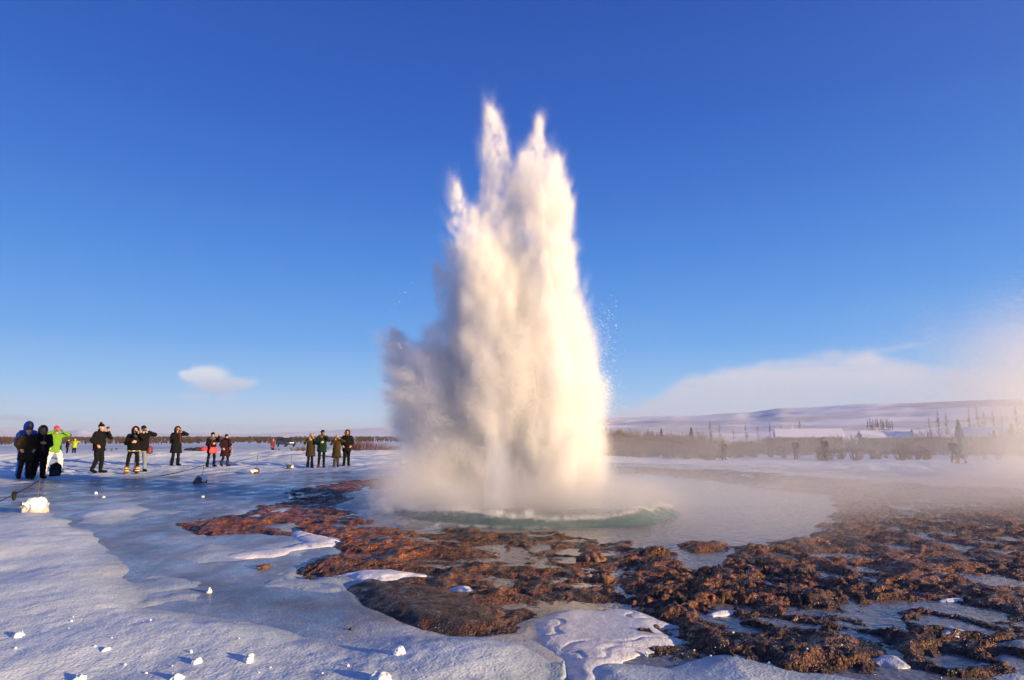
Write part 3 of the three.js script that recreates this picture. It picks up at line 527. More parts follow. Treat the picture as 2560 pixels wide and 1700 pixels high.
const basis = (g, origin, along, palm, mirror, scale = 1) => {       // place a hand
  const y = along.clone().normalize(), z = palm.clone().addScaledVector(y, -palm.dot(y)).normalize(), x = y.clone().cross(z); if (mirror) x.negate();
  const h = g.clone().applyMatrix4(new THREE.Matrix4().makeBasis(x, y, z).scale(V3(scale, scale, scale)).setPosition(origin));
  if (mirror) { const i = h.index.array; for (let k = 0; k < i.length; k += 3) { const t = i[k]; i[k] = i[k + 1]; i[k + 1] = t; } }
  return h;
};
const skinMat = (() => { const m = new THREE.MeshPhysicalMaterial({ color: rgb(0.46, 0.25, 0.17), roughness: 0.6, vertexColors: true }); return m; })();
const POSES = {                                                      // [elbow, wrist, hand direction, palm] of the right (+x is the person's left); mirrored for the other arm
  down: [V3(0.26, 1.16, -0.03), V3(0.25, 0.92, 0.07), V3(0, -1, 0.15), V3(-1, 0, 0)],
  pocket: [V3(0.29, 1.17, -0.06), V3(0.21, 1.0, 0.10), V3(-0.5, -0.7, 0.4), V3(-0.5, 0, -1)],
  face: [V3(0.31, 1.27, 0.17), V3(0.10, 1.50, 0.21), V3(-0.15, 0.9, 0.1), V3(-1, 0, 0.1)],
  wide: [V3(0.40, 1.42, 0.10), V3(0.14, 1.56, 0.20), V3(-0.6, 0.7, 0.1), V3(-1, -0.3, 0.1)],
  raise: [V3(0.24, 1.32, 0.22), V3(0.15, 1.60, 0.36), V3(-0.05, 1, 0.1), V3(-1, 0, 0.2)],
  chest: [V3(0.27, 1.14, 0.02), V3(0.07, 1.18, 0.24), V3(-1, 0.2, 0.1), V3(0, 0, -1)],
  bag: [V3(0.30, 1.17, -0.02), V3(0.20, 1.06, 0.22), V3(-0.4, 0.1, 1), V3(0, 1, 0)],
  swing: [V3(0.25, 1.17, 0.05), V3(0.22, 0.97, 0.24), V3(0, -0.7, 0.6), V3(-1, 0, 0)],
  back: [V3(0.27, 1.18, -0.15), V3(0.26, 0.94, -0.17), V3(0, -1, 0.0), V3(-1, 0, 0)],
};
// o: feet (u, v), top v, facing (degrees; 0 looks at the camera, 90 to the picture's right), arms [their right, their left], clothes
function person(o) {
  const foot = o.far ? at(o.at[0], 1006, o.far) : onGround(o.at[0], o.at[1]); if (o.far) foot.y = groundAt(foot.x, foot.z);
  const dist = -foot.z, ht = o.far ? 1.72 : clamp(((o.at[1] - o.top) * dist / F) , 1.45, 1.95), K = ht / (1.75 + (o.tall ?? 0.04)), far = dist > 36;
  const t = thing('person', o.label, 'person', o.group); t.position.copy(foot); if (o.sink) t.position.y -= o.sink; t.rotation.y = o.turn * Math.PI / 180; t.scale.setScalar(K);
  const cell = far ? 0.036 : 0.027, wide = o.wide ?? 1, st = o.stride ?? 0, apart = o.apart ?? 0.11, coatHem = o.hem ?? 0.82, lean = o.lean ?? 0;
  const hip = 0.92, J = { chest: V3(0, 1.30, lean), pelvis: V3(0, 0.97, 0), neck: V3(0, 1.47, lean * 1.3), head: V3(0, 1.63, 0.03 + lean * 1.6) };
  const legs = [1, -1].map((s) => { const z = s * st; return { s, hip: V3(s * 0.095, hip, 0), knee: V3(s * (apart + 0.0), 0.49, z * 0.55 + 0.03 + (st && s < 0 ? 0.05 : 0)), ankle: V3(s * (apart + 0.02), 0.09 + (st && s < 0 ? 0.05 : 0), z - 0.02), toe: V3(s * (apart + 0.06), 0.05, z + 0.17) }; });
  const arms = [1, -1].map((s) => { const [e, w, d, p] = POSES[o.arms[s > 0 ? 1 : 0]], m = V3(s, 1, 1); return { s, sh: V3(s * 0.185 * wide, 1.42, lean), el: e.clone().multiply(m), wr: w.clone().multiply(m).add(V3(0, 0, lean)), dir: d.clone().multiply(m), palm: p.clone().multiply(m) }; });
  // the body: one continuous figure
  const flesh = (p) => {
    let d = cone(V3(p.x / 1.3, p.y, p.z), V3(0, 1.02, 0), V3(0, 1.34, lean), 0.115, 0.125);
    d = smin(d, cone(p, V3(0, 1.36, lean), V3(J.head.x, 1.56, J.head.z - 0.03), 0.06, 0.052), 0.05);
    for (const a of arms) { d = smin(d, cone(p, a.sh, a.el, 0.05, 0.04), 0.05); d = smin(d, cone(p, a.el, a.wr, 0.04, 0.029), 0.02); }
    for (const l of legs) { d = smin(d, cone(p, l.hip, l.knee, 0.08, 0.055), 0.04); d = smin(d, cone(p, l.knee, l.ankle, 0.055, 0.04), 0.03); d = smin(d, cone(p, l.ankle, l.toe, 0.04, 0.03), 0.03); }
    return d;
  };
  const white = (g) => paint(g, () => [1, 1, 1]), look = new THREE.Matrix4().makeRotationFromEuler(new THREE.Euler(o.nod ?? -0.12, 0, 0)).setPosition(J.head), skin = [white(solid(flesh, [-0.5, 0, -0.5], [0.5, 1.62, 0.55], cell)), headGeo.clone().applyMatrix4(look)];
  for (const a of arms) skin.push(white(basis(handGeo, a.wr, a.dir, a.palm, a.s > 0)));
  const body = new THREE.Mesh(mergeGeometries(skin.map((g) => { g.deleteAttribute('uv'); return g; })), o.skin ?? skinMat); body.name = 'body'; body.castShadow = body.receiveShadow = true; t.add(body);
  if (o.gloves) part('glove', mergeGeometries(arms.map((a) => basis(handGeo, a.wr, a.dir, a.palm, a.s > 0, 1.13))), mat(...o.gloves), t);
  // clothes
  const fold = (p, k) => 0.008 * Math.sin(p.y * 34 + p.x * 14 + k) * Math.sin(p.x * 22 - p.y * 9 + p.z * 25) + 0.004 * Math.sin(p.y * 71 + p.z * 40);
  part('jacket', solid((p) => {
    let d = cone(V3(p.x / (1.32 * wide), p.y, p.z / 1.02), V3(0, 1.0, 0), V3(0, 1.33, lean), 0.150, 0.150);
    if (coatHem < 0.93) d = smin(d, cone(V3(p.x / (1.3 * wide), p.y, p.z / 1.05), V3(0, coatHem - 0.1, 0.01), V3(0, 1.05, 0), 0.152 + (0.93 - coatHem) * (o.flare ?? 0.16), 0.15), 0.05);
    for (const a of arms) { d = smin(d, cone(p, a.sh, a.el, 0.082, 0.066), 0.06); d = smin(d, cone(p, a.el, a.wr.clone().lerp(a.el, 0.1), 0.066, 0.05), 0.03); }
    d = smin(d, cone(p, V3(0, 1.40, lean), V3(0, 1.52, lean * 1.3 - 0.01), 0.09, o.collar ?? 0.075), 0.05);
    d = Math.max(d, coatHem - p.y + 0.012 * Math.sin(p.x * 20 + p.z * 13), -(Math.hypot(p.x, (p.y - 1.60) * 0.8, p.z - 0.06 - lean * 1.5) - 0.075));
    return d + fold(p, o.at[0]);
  }, [-0.56, coatHem - 0.05, -0.42], [0.56, 1.72, 0.6], cell), mat(...o.jacket), t);
  part('trousers', solid((p) => {
    let d = cone(V3(p.x / 1.25, p.y, p.z), V3(0, 0.9, -0.01), V3(0, 1.03, 0), 0.135, 0.13);
    const k = o.slim ? 0.82 : o.baggy ? 1.22 : 1;
    for (const l of legs) { d = smin(d, cone(p, l.hip, l.knee, 0.105 * k, 0.08 * k), 0.03); d = smin(d, cone(p, l.knee, l.ankle, 0.08 * k, 0.064 * k), 0.02); }
    return Math.max(d, (o.cuff ?? 0.06) - p.y, p.y - 1.06) + fold(p, 3);
  }, [-0.34, 0, -0.5], [0.34, 1.1, 0.5], cell), mat(...o.trousers), t);
  const top = o.boot ?? 0.14;
  for (const l of legs) {
    part('boot', solid((p) => Math.max(smin(cone(p, l.ankle.clone().setY(l.ankle.y - 0.03), l.toe, 0.058, 0.05), top > 0.16 ? cone(p, l.ankle, l.ankle.clone().lerp(l.knee, 0.75), 0.07, 0.085) : cone(p, l.ankle, l.ankle.clone().setY(l.ankle.y + 0.06), 0.06, 0.06), 0.03), -p.y + 0.001, p.y - top), [l.toe.x - 0.16, 0, Math.min(l.ankle.z, l.toe.z) - 0.14], [l.toe.x + 0.16, top + 0.04, l.toe.z + 0.12], far ? 0.03 : 0.02), mat(...o.boots), t);
    if (o.bands) for (const y of [0.13, 0.22]) part('boot_band', new THREE.CylinderGeometry(0.086, 0.084, 0.035, 14).translate(l.ankle.x, y, l.ankle.z + 0.012), mat(...o.bands), t);
  }
  if (o.waistband) part('waistband', new THREE.CylinderGeometry(0.158, 0.16, 0.03, 20).scale(1.36, 1, 1.03).translate(0, coatHem + 0.005, 0), mat(...o.waistband), t);
  if (o.zip) part('zip_strip', new THREE.CapsuleGeometry(0.016, 0.5, 3, 6).rotateX(-0.02).translate(0.02, 1.18, 0.163 + lean), mat(...o.zip), t);
  const hc = J.head, cap = (f, col, name, lo = -0.2, hi = 0.3) => { const g = solid(f, [-0.24, lo, -0.26], [0.24, hi, 0.24], 0.016); g.applyMatrix4(look); return part(name, g, mat(...col), t); };
  if (o.hair) cap((p) => Math.max(smin(ell(p, V3(0, 0.03, -0.02), 0.088, 0.106, 0.104), o.longHair ? ell(p, V3(0, -0.08, -0.05), 0.095, 0.14, 0.07) : 9, 0.04), -(ell(p, V3(0, -0.035, 0.085), 0.075, 0.1, 0.09))), o.hair, 'hair');
  if (o.hat === 'beanie') { cap((p) => Math.max(ell(p, V3(0, 0.04, -0.016), 0.096, 0.115, 0.112), 0.032 - p.y - p.z * 0.12) + 0.003 * Math.sin(Math.atan2(p.x, p.z) * 26), o.hatColor, 'beanie'); if (o.pom) part('pompom', new THREE.IcosahedronGeometry(0.042, 2).applyMatrix4(look.clone().multiply(new THREE.Matrix4().makeTranslation(...(o.pom === true ? [0, 0.165, -0.03] : o.pom)))), mat(...o.hatColor), t); }
  if (o.hat === 'hood' || o.hat === 'furhood') {
    const w = o.hat === 'furhood' ? 0.012 : 0;
    cap((p) => Math.max(smin(ell(p, V3(0, 0.015, -0.03), 0.128 + w, 0.155 + w, 0.14), cone(p, V3(0, -0.14, -0.06), V3(0, -0.02, -0.05), 0.13, 0.12), 0.05), -ell(p, V3(0, -0.012, 0.12), 0.085, 0.115, 0.13)), o.hatColor ?? o.jacket, 'hood', -0.26);
    if (o.hat === 'furhood') cap((p) => { const a = Math.atan2(p.x, p.y + 0.01), R = Math.hypot(p.x / 0.098, (p.y + 0.005) / 0.128); return Math.hypot((R - 1) * 0.11, p.z - 0.068 + 0.03 * R * Math.cos(a)) - 0.032 - 0.012 * Math.sin(a * 17) * Math.sin(p.z * 90 + a * 5); }, o.fur, 'fur_trim');
  }
  if (o.ruff) part('fur_collar', solid((p) => { const a = Math.atan2(p.x, p.z); return Math.hypot((Math.hypot(p.x / 1.15, p.z - lean) - 0.115), (p.y - 1.475 + 0.02 * Math.cos(a)) * 0.8) - 0.048 - 0.01 * Math.sin(a * 19) * Math.sin(p.y * 80); }, [-0.26, 1.36, -0.24], [0.26, 1.6, 0.26], 0.018), mat(...o.ruff), t);
  if (o.scarf) part('scarf', solid((p) => Math.min(Math.hypot(Math.hypot(p.x, p.z - lean) - 0.09, (p.y - 1.50) * 0.7) - 0.045, cone(p, V3(0.06, 1.46, 0.14), V3(0.09, 1.08, 0.185), 0.04, 0.045)), [-0.2, 1.0, -0.2], [0.2, 1.6, 0.28], 0.02), mat(...o.scarf), t);
  if (o.glasses) part('sunglasses', [-1, 1].map((s) => new THREE.SphereGeometry(0.023, 8, 6).scale(1, 0.8, 0.5).applyMatrix4(look.clone().multiply(new THREE.Matrix4().makeTranslation(s * 0.032, 0.006, 0.092)))), mat(...o.glasses), t);
  t.updateMatrixWorld(true);
  return { t, arms, J, w: (x, y, z) => t.localToWorld(V3(x, y, z)) };
}
const heldAt = (who, o, x, y, z, turn = 0, tilt = 0) => { o.position.copy(who.w(x, y, z)); o.rotation.order = 'YXZ'; o.rotation.y = who.t.rotation.y + turn; o.rotation.x = tilt; o.scale.setScalar(who.t.scale.x); return o; };
function makeCamera(who, label, col = [0.015, 0.015, 0.016], y = 1.615, z = 0.185, small = false) {
  const c = thing('camera', label, 'camera'), k = small ? 0.75 : 1, m = mat(...col, 0.5);
  part('camera_body', [new RoundedBoxGeometry(0.135 * k, 0.085 * k, 0.05 * k, 2, 0.012), new RoundedBoxGeometry(0.05 * k, 0.03, 0.045 * k, 2, 0.008).translate(0, 0.052 * k, 0)], m, c);
  part('lens', [new THREE.CylinderGeometry(0.034 * k, 0.036 * k, 0.085 * k, 16).rotateX(Math.PI / 2).translate(0, -0.003, 0.062 * k), new THREE.TorusGeometry(0.035 * k, 0.005, 6, 16).translate(0, -0.003, 0.104 * k)], mat(0.02, 0.02, 0.022, 0.3), c);
  return heldAt(who, c, 0, y, z, 0, who.t.userData.nod ?? -0.15);
}
function makePhone(who, label, x, y, z, turn = 0, col = [0.02, 0.02, 0.022]) {
  const c = thing('phone', label, 'phone');
  part('phone_case', new RoundedBoxGeometry(0.15, 0.078, 0.012, 2, 0.005), mat(...col, 0.35), c); part('screen', new RoundedBoxGeometry(0.138, 0.07, 0.004, 1, 0.001).translate(0, 0, -0.0062), mat(0.01, 0.012, 0.015, 0.1), c); part('camera_lens', new THREE.CylinderGeometry(0.008, 0.008, 0.004, 10).rotateX(Math.PI / 2).translate(0.055, 0.022, 0.0075), mat(0.02, 0.02, 0.03, 0.15), c);
  return heldAt(who, c, x, y, z, turn);
}
function backpack(name, label, col, size = 1) {
  const b = thing(name, label, 'backpack'), m = mat(...col, 0.85);
  part('bag_body', solid((p) => { const q = ell(p, V3(0, 0.25, 0), 0.19, 0.30, 0.12), bx = Math.max(Math.abs(p.x) - 0.165, Math.abs(p.y - 0.22) - 0.235, Math.abs(p.z) - 0.095); return Math.max(smin(q, bx, 0.08), -p.y) + 0.006 * Math.sin(p.y * 30 + p.x * 16) * Math.sin(p.x * 24); }, [-0.24, -0.03, -0.17], [0.24, 0.6, 0.17], 0.02), m, b);
  part('front_pocket', solid((p) => ell(p, V3(0, 0.17, 0.10), 0.14, 0.14, 0.06), [-0.18, 0, 0], [0.18, 0.36, 0.2], 0.02), mat(col[0] * 1.5, col[1] * 1.5, col[2] * 1.5, 0.8), b);
  for (const s of [-1, 1]) part('strap', new THREE.TubeGeometry(new THREE.CatmullRomCurve3([V3(s * 0.09, 0.5, -0.09), V3(s * 0.12, 0.42, -0.17), V3(s * 0.13, 0.22, -0.18), V3(s * 0.12, 0.06, -0.10)]), 12, 0.014, 6), m, b);
  part('grab_loop', new THREE.TorusGeometry(0.045, 0.009, 6, 12, Math.PI).translate(0, 0.525, -0.05), m, b);
  b.scale.setScalar(size); return b;
}
const BLACK = [0.005, 0.005, 0.006], INK = [0.006, 0.006, 0.007], OLIVE = [0.034, 0.025, 0.010], DARKG = [0.006, 0.022, 0.015], BOOT = [0.012, 0.01, 0.009];
{
  const who = {};
  who.blue = person({ at: [52, 1101], top: 973, turn: 62, arms: ['down', 'pocket'], jacket: [0.03, 0.12, 0.5], trousers: [0.02, 0.26, 0.72], baggy: true, boots: [0.02, 0.06, 0.2], boot: 0.16, hat: 'hood', hatColor: [0.04, 0.12, 0.5], hem: 0.84, label: 'person in blue hooded snow suit standing behind the two in dark clothes' });
  who.olive = person({ at: [53, 1103], top: 986, turn: 58, arms: ['pocket', 'pocket'], jacket: [0.018, 0.013, 0.008], trousers: [0.014, 0.011, 0.009], boots: BOOT, hat: 'beanie', hatColor: [0.06, 0.045, 0.02], pom: [0, 0.15, -0.12], hem: 0.62, label: 'person in brown olive coat and pointed hat smiling beside the blue snow suit' });
  who.fur = person({ at: [86, 1104.5], top: 985, turn: 48, wide: 1.12, arms: ['down', 'chest'], jacket: INK, trousers: BLACK, baggy: true, boots: BLACK, hat: 'furhood', fur: [0.22, 0.15, 0.09], hatColor: BLACK, zip: [0.16, 0.01, 0.03], hem: 0.78, label: 'person in black coat with fur hood and burgundy zip before the lime jacket' });
  who.lime = person({ at: [119, 1092], top: 984, apart: 0.22, turn: 52, arms: ['wide', 'wide'], jacket: [0.12, 0.26, 0.025], trousers: [0.72, 0.68, 0.6], baggy: true, boots: [0.03, 0.03, 0.03], boot: 0.12, gloves: [0.1, 0.2, 0.025], hat: 'beanie', hatColor: [0.75, 0.03, 0.16], hem: 0.78, label: 'person in lime green jacket and white trousers with pink hat taking a picture' });
  makeCamera(who.lime, 'red camera held up by the person in the lime green jacket', [0.7, 0.02, 0.03], 1.60, 0.19, true);
  who.phone = person({ at: [222, 1091.5], top: 979, turn: 86, arms: ['pocket', 'face'], wide: 1.1, jacket: INK, trousers: INK, boots: BLACK, hat: 'beanie', hatColor: BLACK, pom: true, collar: 0.085, hem: 0.80, stride: 0.06, label: 'person in black with bobble hat seen from the side holding a phone to his face' });
  makePhone(who.phone, 'black phone before the face of the person in the bobble hat', 0.02, 1.625, 0.25);
  who.jeans = person({ at: [322, 1087], top: 980, turn: 35, wide: 1.08, arms: ['face', 'wide'], jacket: BLACK, trousers: [0.16, 0.19, 0.24], boots: BLACK, hat: 'beanie', hatColor: BLACK, hem: 0.80, apart: 0.13, label: 'person in black jacket and grey jeans photographing behind the striped boots' });
  makeCamera(who.jeans, 'black camera held by the person in grey jeans');
  who.bands = person({ at: [303, 1091.5], top: 984, turn: 32, arms: ['chest', 'face'], jacket: BLACK, trousers: BLACK, slim: true, boots: [0.12, 0.05, 0.03], boot: 0.30, bands: [0.75, 0.5, 0.2], waistband: [0.7, 0.6, 0.4], hat: 'hood', hatColor: BLACK, hem: 0.86, apart: 0.15, label: 'person in black with yellow striped boots holding a camera at the chest' });
  makeCamera(who.bands, 'black camera at the chest of the person in striped boots', BLACK, 1.40, 0.27);
  who.parka = person({ at: [402, 1080], top: 991, turn: 48, arms: ['face', 'wide'], jacket: INK, trousers: BLACK, slim: true, boots: BLACK, boot: 0.36, hat: 'furhood', hatColor: INK, fur: [0.06, 0.05, 0.04], scarf: [0.09, 0.02, 0.025], hem: 0.58, label: 'person in black parka with dark fur hood photographing alone left of the red bag' });
  makeCamera(who.parka, 'camera at the face of the person in the black parka', BLACK, 1.615, 0.2, true);
  who.bag = person({ at: [485, 1077.5], top: 999, turn: 50, arms: ['chest', 'raise'], jacket: INK, trousers: BLACK, slim: true, boots: BLACK, boot: 0.28, apart: 0.15, hair: [0.01, 0.008, 0.007], hat: 'beanie', hatColor: BLACK, ruff: [0.09, 0.07, 0.05], hem: 0.70, label: 'person in black coat with a red bag raising a phone overhead' });
  makePhone(who.bag, 'grey phone raised by the person with the red bag', 0.13, 1.74, 0.40, 0.1, [0.2, 0.19, 0.2]);
  who.hand = person({ at: [517, 1076], top: 1003, turn: 55, arms: ['pocket', 'bag'], jacket: [0.022, 0.006, 0.010], trousers: BLACK, slim: true, boots: [0.03, 0.024, 0.018], boot: 0.34, apart: 0.12, hair: [0.012, 0.009, 0.007], hat: 'beanie', hatColor: BLACK, scarf: BLACK, hem: 0.56, flare: 0.24, stride: 0.08, label: 'person in dark red flared coat carrying a beige handbag on the arm' });
  who.h1 = person({ at: [714, 1079], top: 1001, turn: 22, arms: ['face', 'face'], jacket: OLIVE, trousers: BLACK, slim: true, boots: BLACK, boot: 0.3, apart: 0.085, hair: [0.25, 0.15, 0.06], hat: 'beanie', hatColor: [0.3, 0.2, 0.13], ruff: [0.4, 0.3, 0.18], hem: 0.60, label: 'person in olive parka with pale fur collar, first of the four by the bushes' });
  makeCamera(who.h1, 'small camera at the face of the person in olive parka with pale fur', [0.03, 0.03, 0.03], 1.6, 0.19, true);
  who.h2 = person({ at: [740, 1079], top: 993, turn: 20, arms: ['chest', 'face'], jacket: DARKG, trousers: BLACK, slim: true, boots: [0.09, 0.03, 0.015], apart: 0.10, hair: [0.015, 0.011, 0.009], hat: 'beanie', hatColor: [0.012, 0.01, 0.01], ruff: [0.14, 0.09, 0.05], glasses: BLACK, hem: 0.74, label: 'tall person in dark green parka with sunglasses between the two olive coats' });
  who.h3 = person({ at: [774.5, 1076], top: 1004, turn: 18, arms: ['face', 'wide'], jacket: [0.042, 0.030, 0.009], trousers: [0.05, 0.045, 0.04], boots: [0.05, 0.045, 0.04], boot: 0.3, apart: 0.08, hair: [0.2, 0.11, 0.05], hat: 'beanie', hatColor: [0.35, 0.27, 0.18], hem: 0.52, label: 'person in long olive coat with a light hat, third of the four by the bushes' });
  makeCamera(who.h3, 'small dark camera held by the person in the long olive coat', BLACK, 1.6, 0.19, true);
  who.h4 = person({ at: [798, 1075], top: 993, turn: 14, arms: ['pocket', 'pocket'], jacket: INK, trousers: BLACK, boots: BLACK, hat: 'furhood', hatColor: INK, fur: [0.13, 0.055, 0.02], apart: 0.09, hem: 0.72, label: 'person in black coat with brown fur hood, hands in pockets, last of the four' });
  // beyond the snow bank
  who.far1 = person({ at: [158, 1056], far: 66, turn: 120, arms: ['down', 'chest'], jacket: [0.03, 0.02, 0.02], trousers: BLACK, boots: BLACK, hat: 'beanie', hatColor: BLACK, zip: [0.6, 0.2, 0.05], hem: 0.8, label: 'distant person in black beyond the snow bank next to the yellow vest' });
  who.far2 = person({ at: [174, 1056], far: 65, turn: 190, arms: ['wide', 'wide'], jacket: [0.3, 0.38, 0.015], trousers: BLACK, boots: BLACK, hat: 'beanie', hatColor: [0.7, 0.3, 0.2], hem: 0.8, label: 'distant person in bright yellow vest beyond the snow bank' });
  who.far3 = person({ at: [630, 1052], far: 67, turn: 70, arms: ['down', 'down'], jacket: [0.12, 0.02, 0.03], trousers: BLACK, boots: BLACK, hat: 'beanie', hatColor: [0.5, 0.05, 0.06], hem: 0.7, label: 'small distant person in dark red beside the parked car' });
  // on the snow in the steam on the other side
  const mist = (a, top, turn, arms, jacket, extra, label) => person({ at: a, top, turn, arms, jacket, trousers: [0.007, 0.007, 0.008], boots: BLACK, hair: [0.02, 0.015, 0.012], hem: 0.80, label, ...extra });
  mist([1670, 1062], 1018, -30, ['face', 'face'], [0.008, 0.007, 0.008], { hat: 'hood', hatColor: [0.008, 0.007, 0.008], slim: true, hem: 0.7 }, 'person in dark coat standing alone in the steam, nearest the geyser');
  mist([1836, 1060], 1013, -40, ['down', 'down'], [0.007, 0.007, 0.009], { hat: 'beanie', hatColor: BLACK, stride: 0.16 }, 'person in dark jacket walking in the steam before the long house');
  mist([1904, 1063], 1007, -48, ['back', 'swing'], [0.008, 0.008, 0.01], { hat: 'beanie', hatColor: BLACK, stride: 0.18, lean: 0.05 }, 'person in dark jacket walking beside the bench in the steam');
  mist([2202, 1068], 1013, -20, ['down', 'pocket'], [0.014, 0.009, 0.008], { stride: 0.14 }, 'person in dark brown walking next to the green jacket');
  mist([2219, 1069], 1011, -140, ['swing', 'back'], [0.02, 0.17, 0.11], { hat: 'hood', hatColor: [0.02, 0.17, 0.11], stride: 0.2, trousers: [0.07, 0.05, 0.04] }, 'person in green hooded jacket walking in the steam');
  mist([958, 1064], 1004, 60, ['down', 'pocket'], INK, { stride: 0.12 }, 'person mostly hidden by the spray at the foot of the geyser');
  // bags
  const pack = backpack('backpack', 'black backpack standing on the snow at the feet of the white trousers', [0.012, 0.012, 0.013], 0.92), pp = onGround(126, 1099); pack.position.copy(pp); pack.rotation.y = 0.5;
  const pack2 = backpack('backpack', 'dark backpack worn by the person in the black parka', [0.02, 0.02, 0.024], 0.8); heldAt(who.parka, pack2, 0, 1.0, -0.27, Math.PI); pack2.scale.multiplyScalar(0.85);
  const pack3 = backpack('backpack', 'black backpack on the back of the blue snow suit', [0.014, 0.014, 0.016], 0.8); heldAt(who.blue, pack3, 0, 1.0, -0.29, Math.PI); pack3.scale.multiplyScalar(0.9);
  const softBag = (name, label, col, w, h, d, strap) => { const b = thing(name, label, 'bag'); part('bag_body', solid((p) => { const s = 1 - 0.18 * (p.y / h + 0.5); return smin(Math.max(Math.abs(p.x) - w * s, Math.abs(p.y) - h, Math.abs(p.z) - d * s) + 0.01, ell(p, V3(0, -h * 0.2, 0), w * 1.02, h, d * 1.2), 0.04) - 0.008; }, [-w * 1.4, -h * 1.5, -d * 1.9 - 0.03], [w * 1.4, h * 1.5, d * 1.9 + 0.03], 0.016), mat(...col, 0.6), b); part('strap', new THREE.TubeGeometry(new THREE.CatmullRomCurve3(strap), 20, 0.009, 6), mat(col[0] * 0.6, col[1] * 0.6, col[2] * 0.6, 0.7), b); return b; };
  heldAt(who.bag, softBag('shoulder_bag', 'large red shoulder bag worn by the person raising a phone', [0.5, 0.015, 0.025], 0.2, 0.14, 0.05, [V3(-0.17, 0.1, 0), V3(-0.1, 0.4, -0.04), V3(0.02, 0.56, -0.1)]), -0.02, 0.87, 0.23, 0);
  heldAt(who.hand, softBag('handbag', 'beige handbag hanging from the arm of the dark red coat', [0.2, 0.16, 0.1], 0.17, 0.11, 0.06, [V3(-0.1, 0.1, 0), V3(-0.08, 0.24, 0), V3(0, 0.29, 0), V3(0.08, 0.24, 0), V3(0.1, 0.1, 0)]), 0.26, 0.86, 0.16, 1.2);
  heldAt(who.jeans, softBag('shoulder_bag', 'reddish brown bag at the hip of the person in grey jeans', [0.13, 0.025, 0.02], 0.13, 0.13, 0.06, [V3(-0.1, 0.1, 0), V3(-0.16, 0.4, 0.02), V3(-0.26, 0.62, 0.02)]), 0.28, 0.84, 0.04, 1.2);
}

// ---------------------------------------------------------------- ice slabs, snow lumps, stones, rope
function slab(name, label, category, poly, thick, m, cell, group) {  // a sheet of ice or crusted snow with an outline of its own
  const pts = poly.map(([u, v]) => onPlane(u, v, 0)), x0 = Math.min(...pts.map((p) => p.x)) - 0.1, x1 = Math.max(...pts.map((p) => p.x)) + 0.1, z0 = Math.min(...pts.map((p) => p.z)) - 0.1, z1 = Math.max(...pts.map((p) => p.z)) + 0.1;
  const cx = (x0 + x1) / 2, cz = (z0 + z1) / 2, base = pts.reduce((s, p) => s + Math.max(0, rockHeight(p.x, p.z, { ...masks(p.x, p.z) }, project(p.x, 0, p.z))), 0) / pts.length, t = thing(name, label, category, group); t.position.set(cx, base * 0.6, cz);
  const xz = pts.map((p) => [p.x, p.z / SQ]);
  const g = solid((p) => {
    const X = p.x + cx, Z = p.z + cz, wx = X + 0.05 * fbm2(X * 5, Z * 5, 3, 1601) + 0.02 * fbm2(X * 17, Z * 17, 2, 1611), wz = Z + 0.05 * fbm2(X * 5 + 9, Z * 5, 3, 1621) + 0.02 * fbm2(X * 17, Z * 17 + 5, 2, 1631);
    const d = sd(xz, wx, wz / SQ), top = thick * (1 - Math.exp(-Math.max(0, d) * 16)) + thick * 0.35 * fbm2(X * 2.4, Z * 3.4, 4, 1641) * smooth(0, 0.2, d) + 0.012 * smooth(0.02, 0.06, Math.abs(fbm2(X * 1.6 + 3, Z * 2.2, 3, 1651))) * smooth(0.02, 0.15, d) + 0.004 * fbm2(X * 14, Z * 14, 2, 1661);
    return Math.max(-d * 0.6, p.y - top, -0.05 - p.y);
  }, [x0 - cx, -0.08, z0 - cz], [x1 - cx, thick * 1.6 + 0.06, z1 - cz], cell);
  const uv = new Float32Array(g.attributes.position.count * 2); for (let i = 0; i < uv.length / 2; i++) { uv[2 * i] = g.attributes.position.getX(i) / 1.1; uv[2 * i + 1] = g.attributes.position.getZ(i) / 1.1; } g.setAttribute('uv', new THREE.BufferAttribute(uv, 2));
  part('ice_sheet', g, m, t); return t;
}
const slabMat = new THREE.MeshPhysicalMaterial({ color: rgb(0.66, 0.67, 0.69), map: snowMap, roughness: 0.38, bumpMap: snowBump, bumpScale: 0.008, clearcoat: 0.25, clearcoatRoughness: 0.35 });
const crustMat = new THREE.MeshPhysicalMaterial({ color: rgb(0.88, 0.88, 0.9), map: snowMap, roughness: 0.6, bumpMap: snowBump, bumpScale: 0.008 });
slab('ice_slab', 'large white lobed ice slab between the brown rocks at the bottom', 'ice slab', [[1220, 1452], [1250, 1425], [1290, 1411], [1340, 1406], [1370, 1412], [1440, 1404], [1500, 1420], [1530, 1436], [1567, 1445], [1532, 1456], [1546, 1470], [1570, 1478], [1560, 1493], [1500, 1511], [1435, 1522], [1428, 1540], [1400, 1568], [1400, 1640], [1300, 1640], [1300, 1560], [1268, 1512], [1236, 1495], [1225, 1472]], 0.034, slabMat, 0.014);
slab('ice_slab', 'small pale ice sheet in the dark pool right of the large slab', 'ice slab', [[1625, 1421], [1650, 1410], [1690, 1409], [1712, 1416], [1680, 1421], [1650, 1426]], 0.03, crustMat, 0.012);
slab('ice_slab', 'broken translucent ice plate among the brown rocks near the bottom right', 'ice slab', [[2000, 1522], [2035, 1512], [2070, 1516], [2104, 1542], [2086, 1546], [2050, 1538], [2020, 1534]], 0.03, slabMat, 0.012);
slab('ice_slab', 'thin grey ice plate in the rocks above the broken plate', 'ice slab', [[2140, 1458], [2190, 1448], [2225, 1462], [2215, 1475], [2165, 1472]], 0.022, slabMat, 0.012);
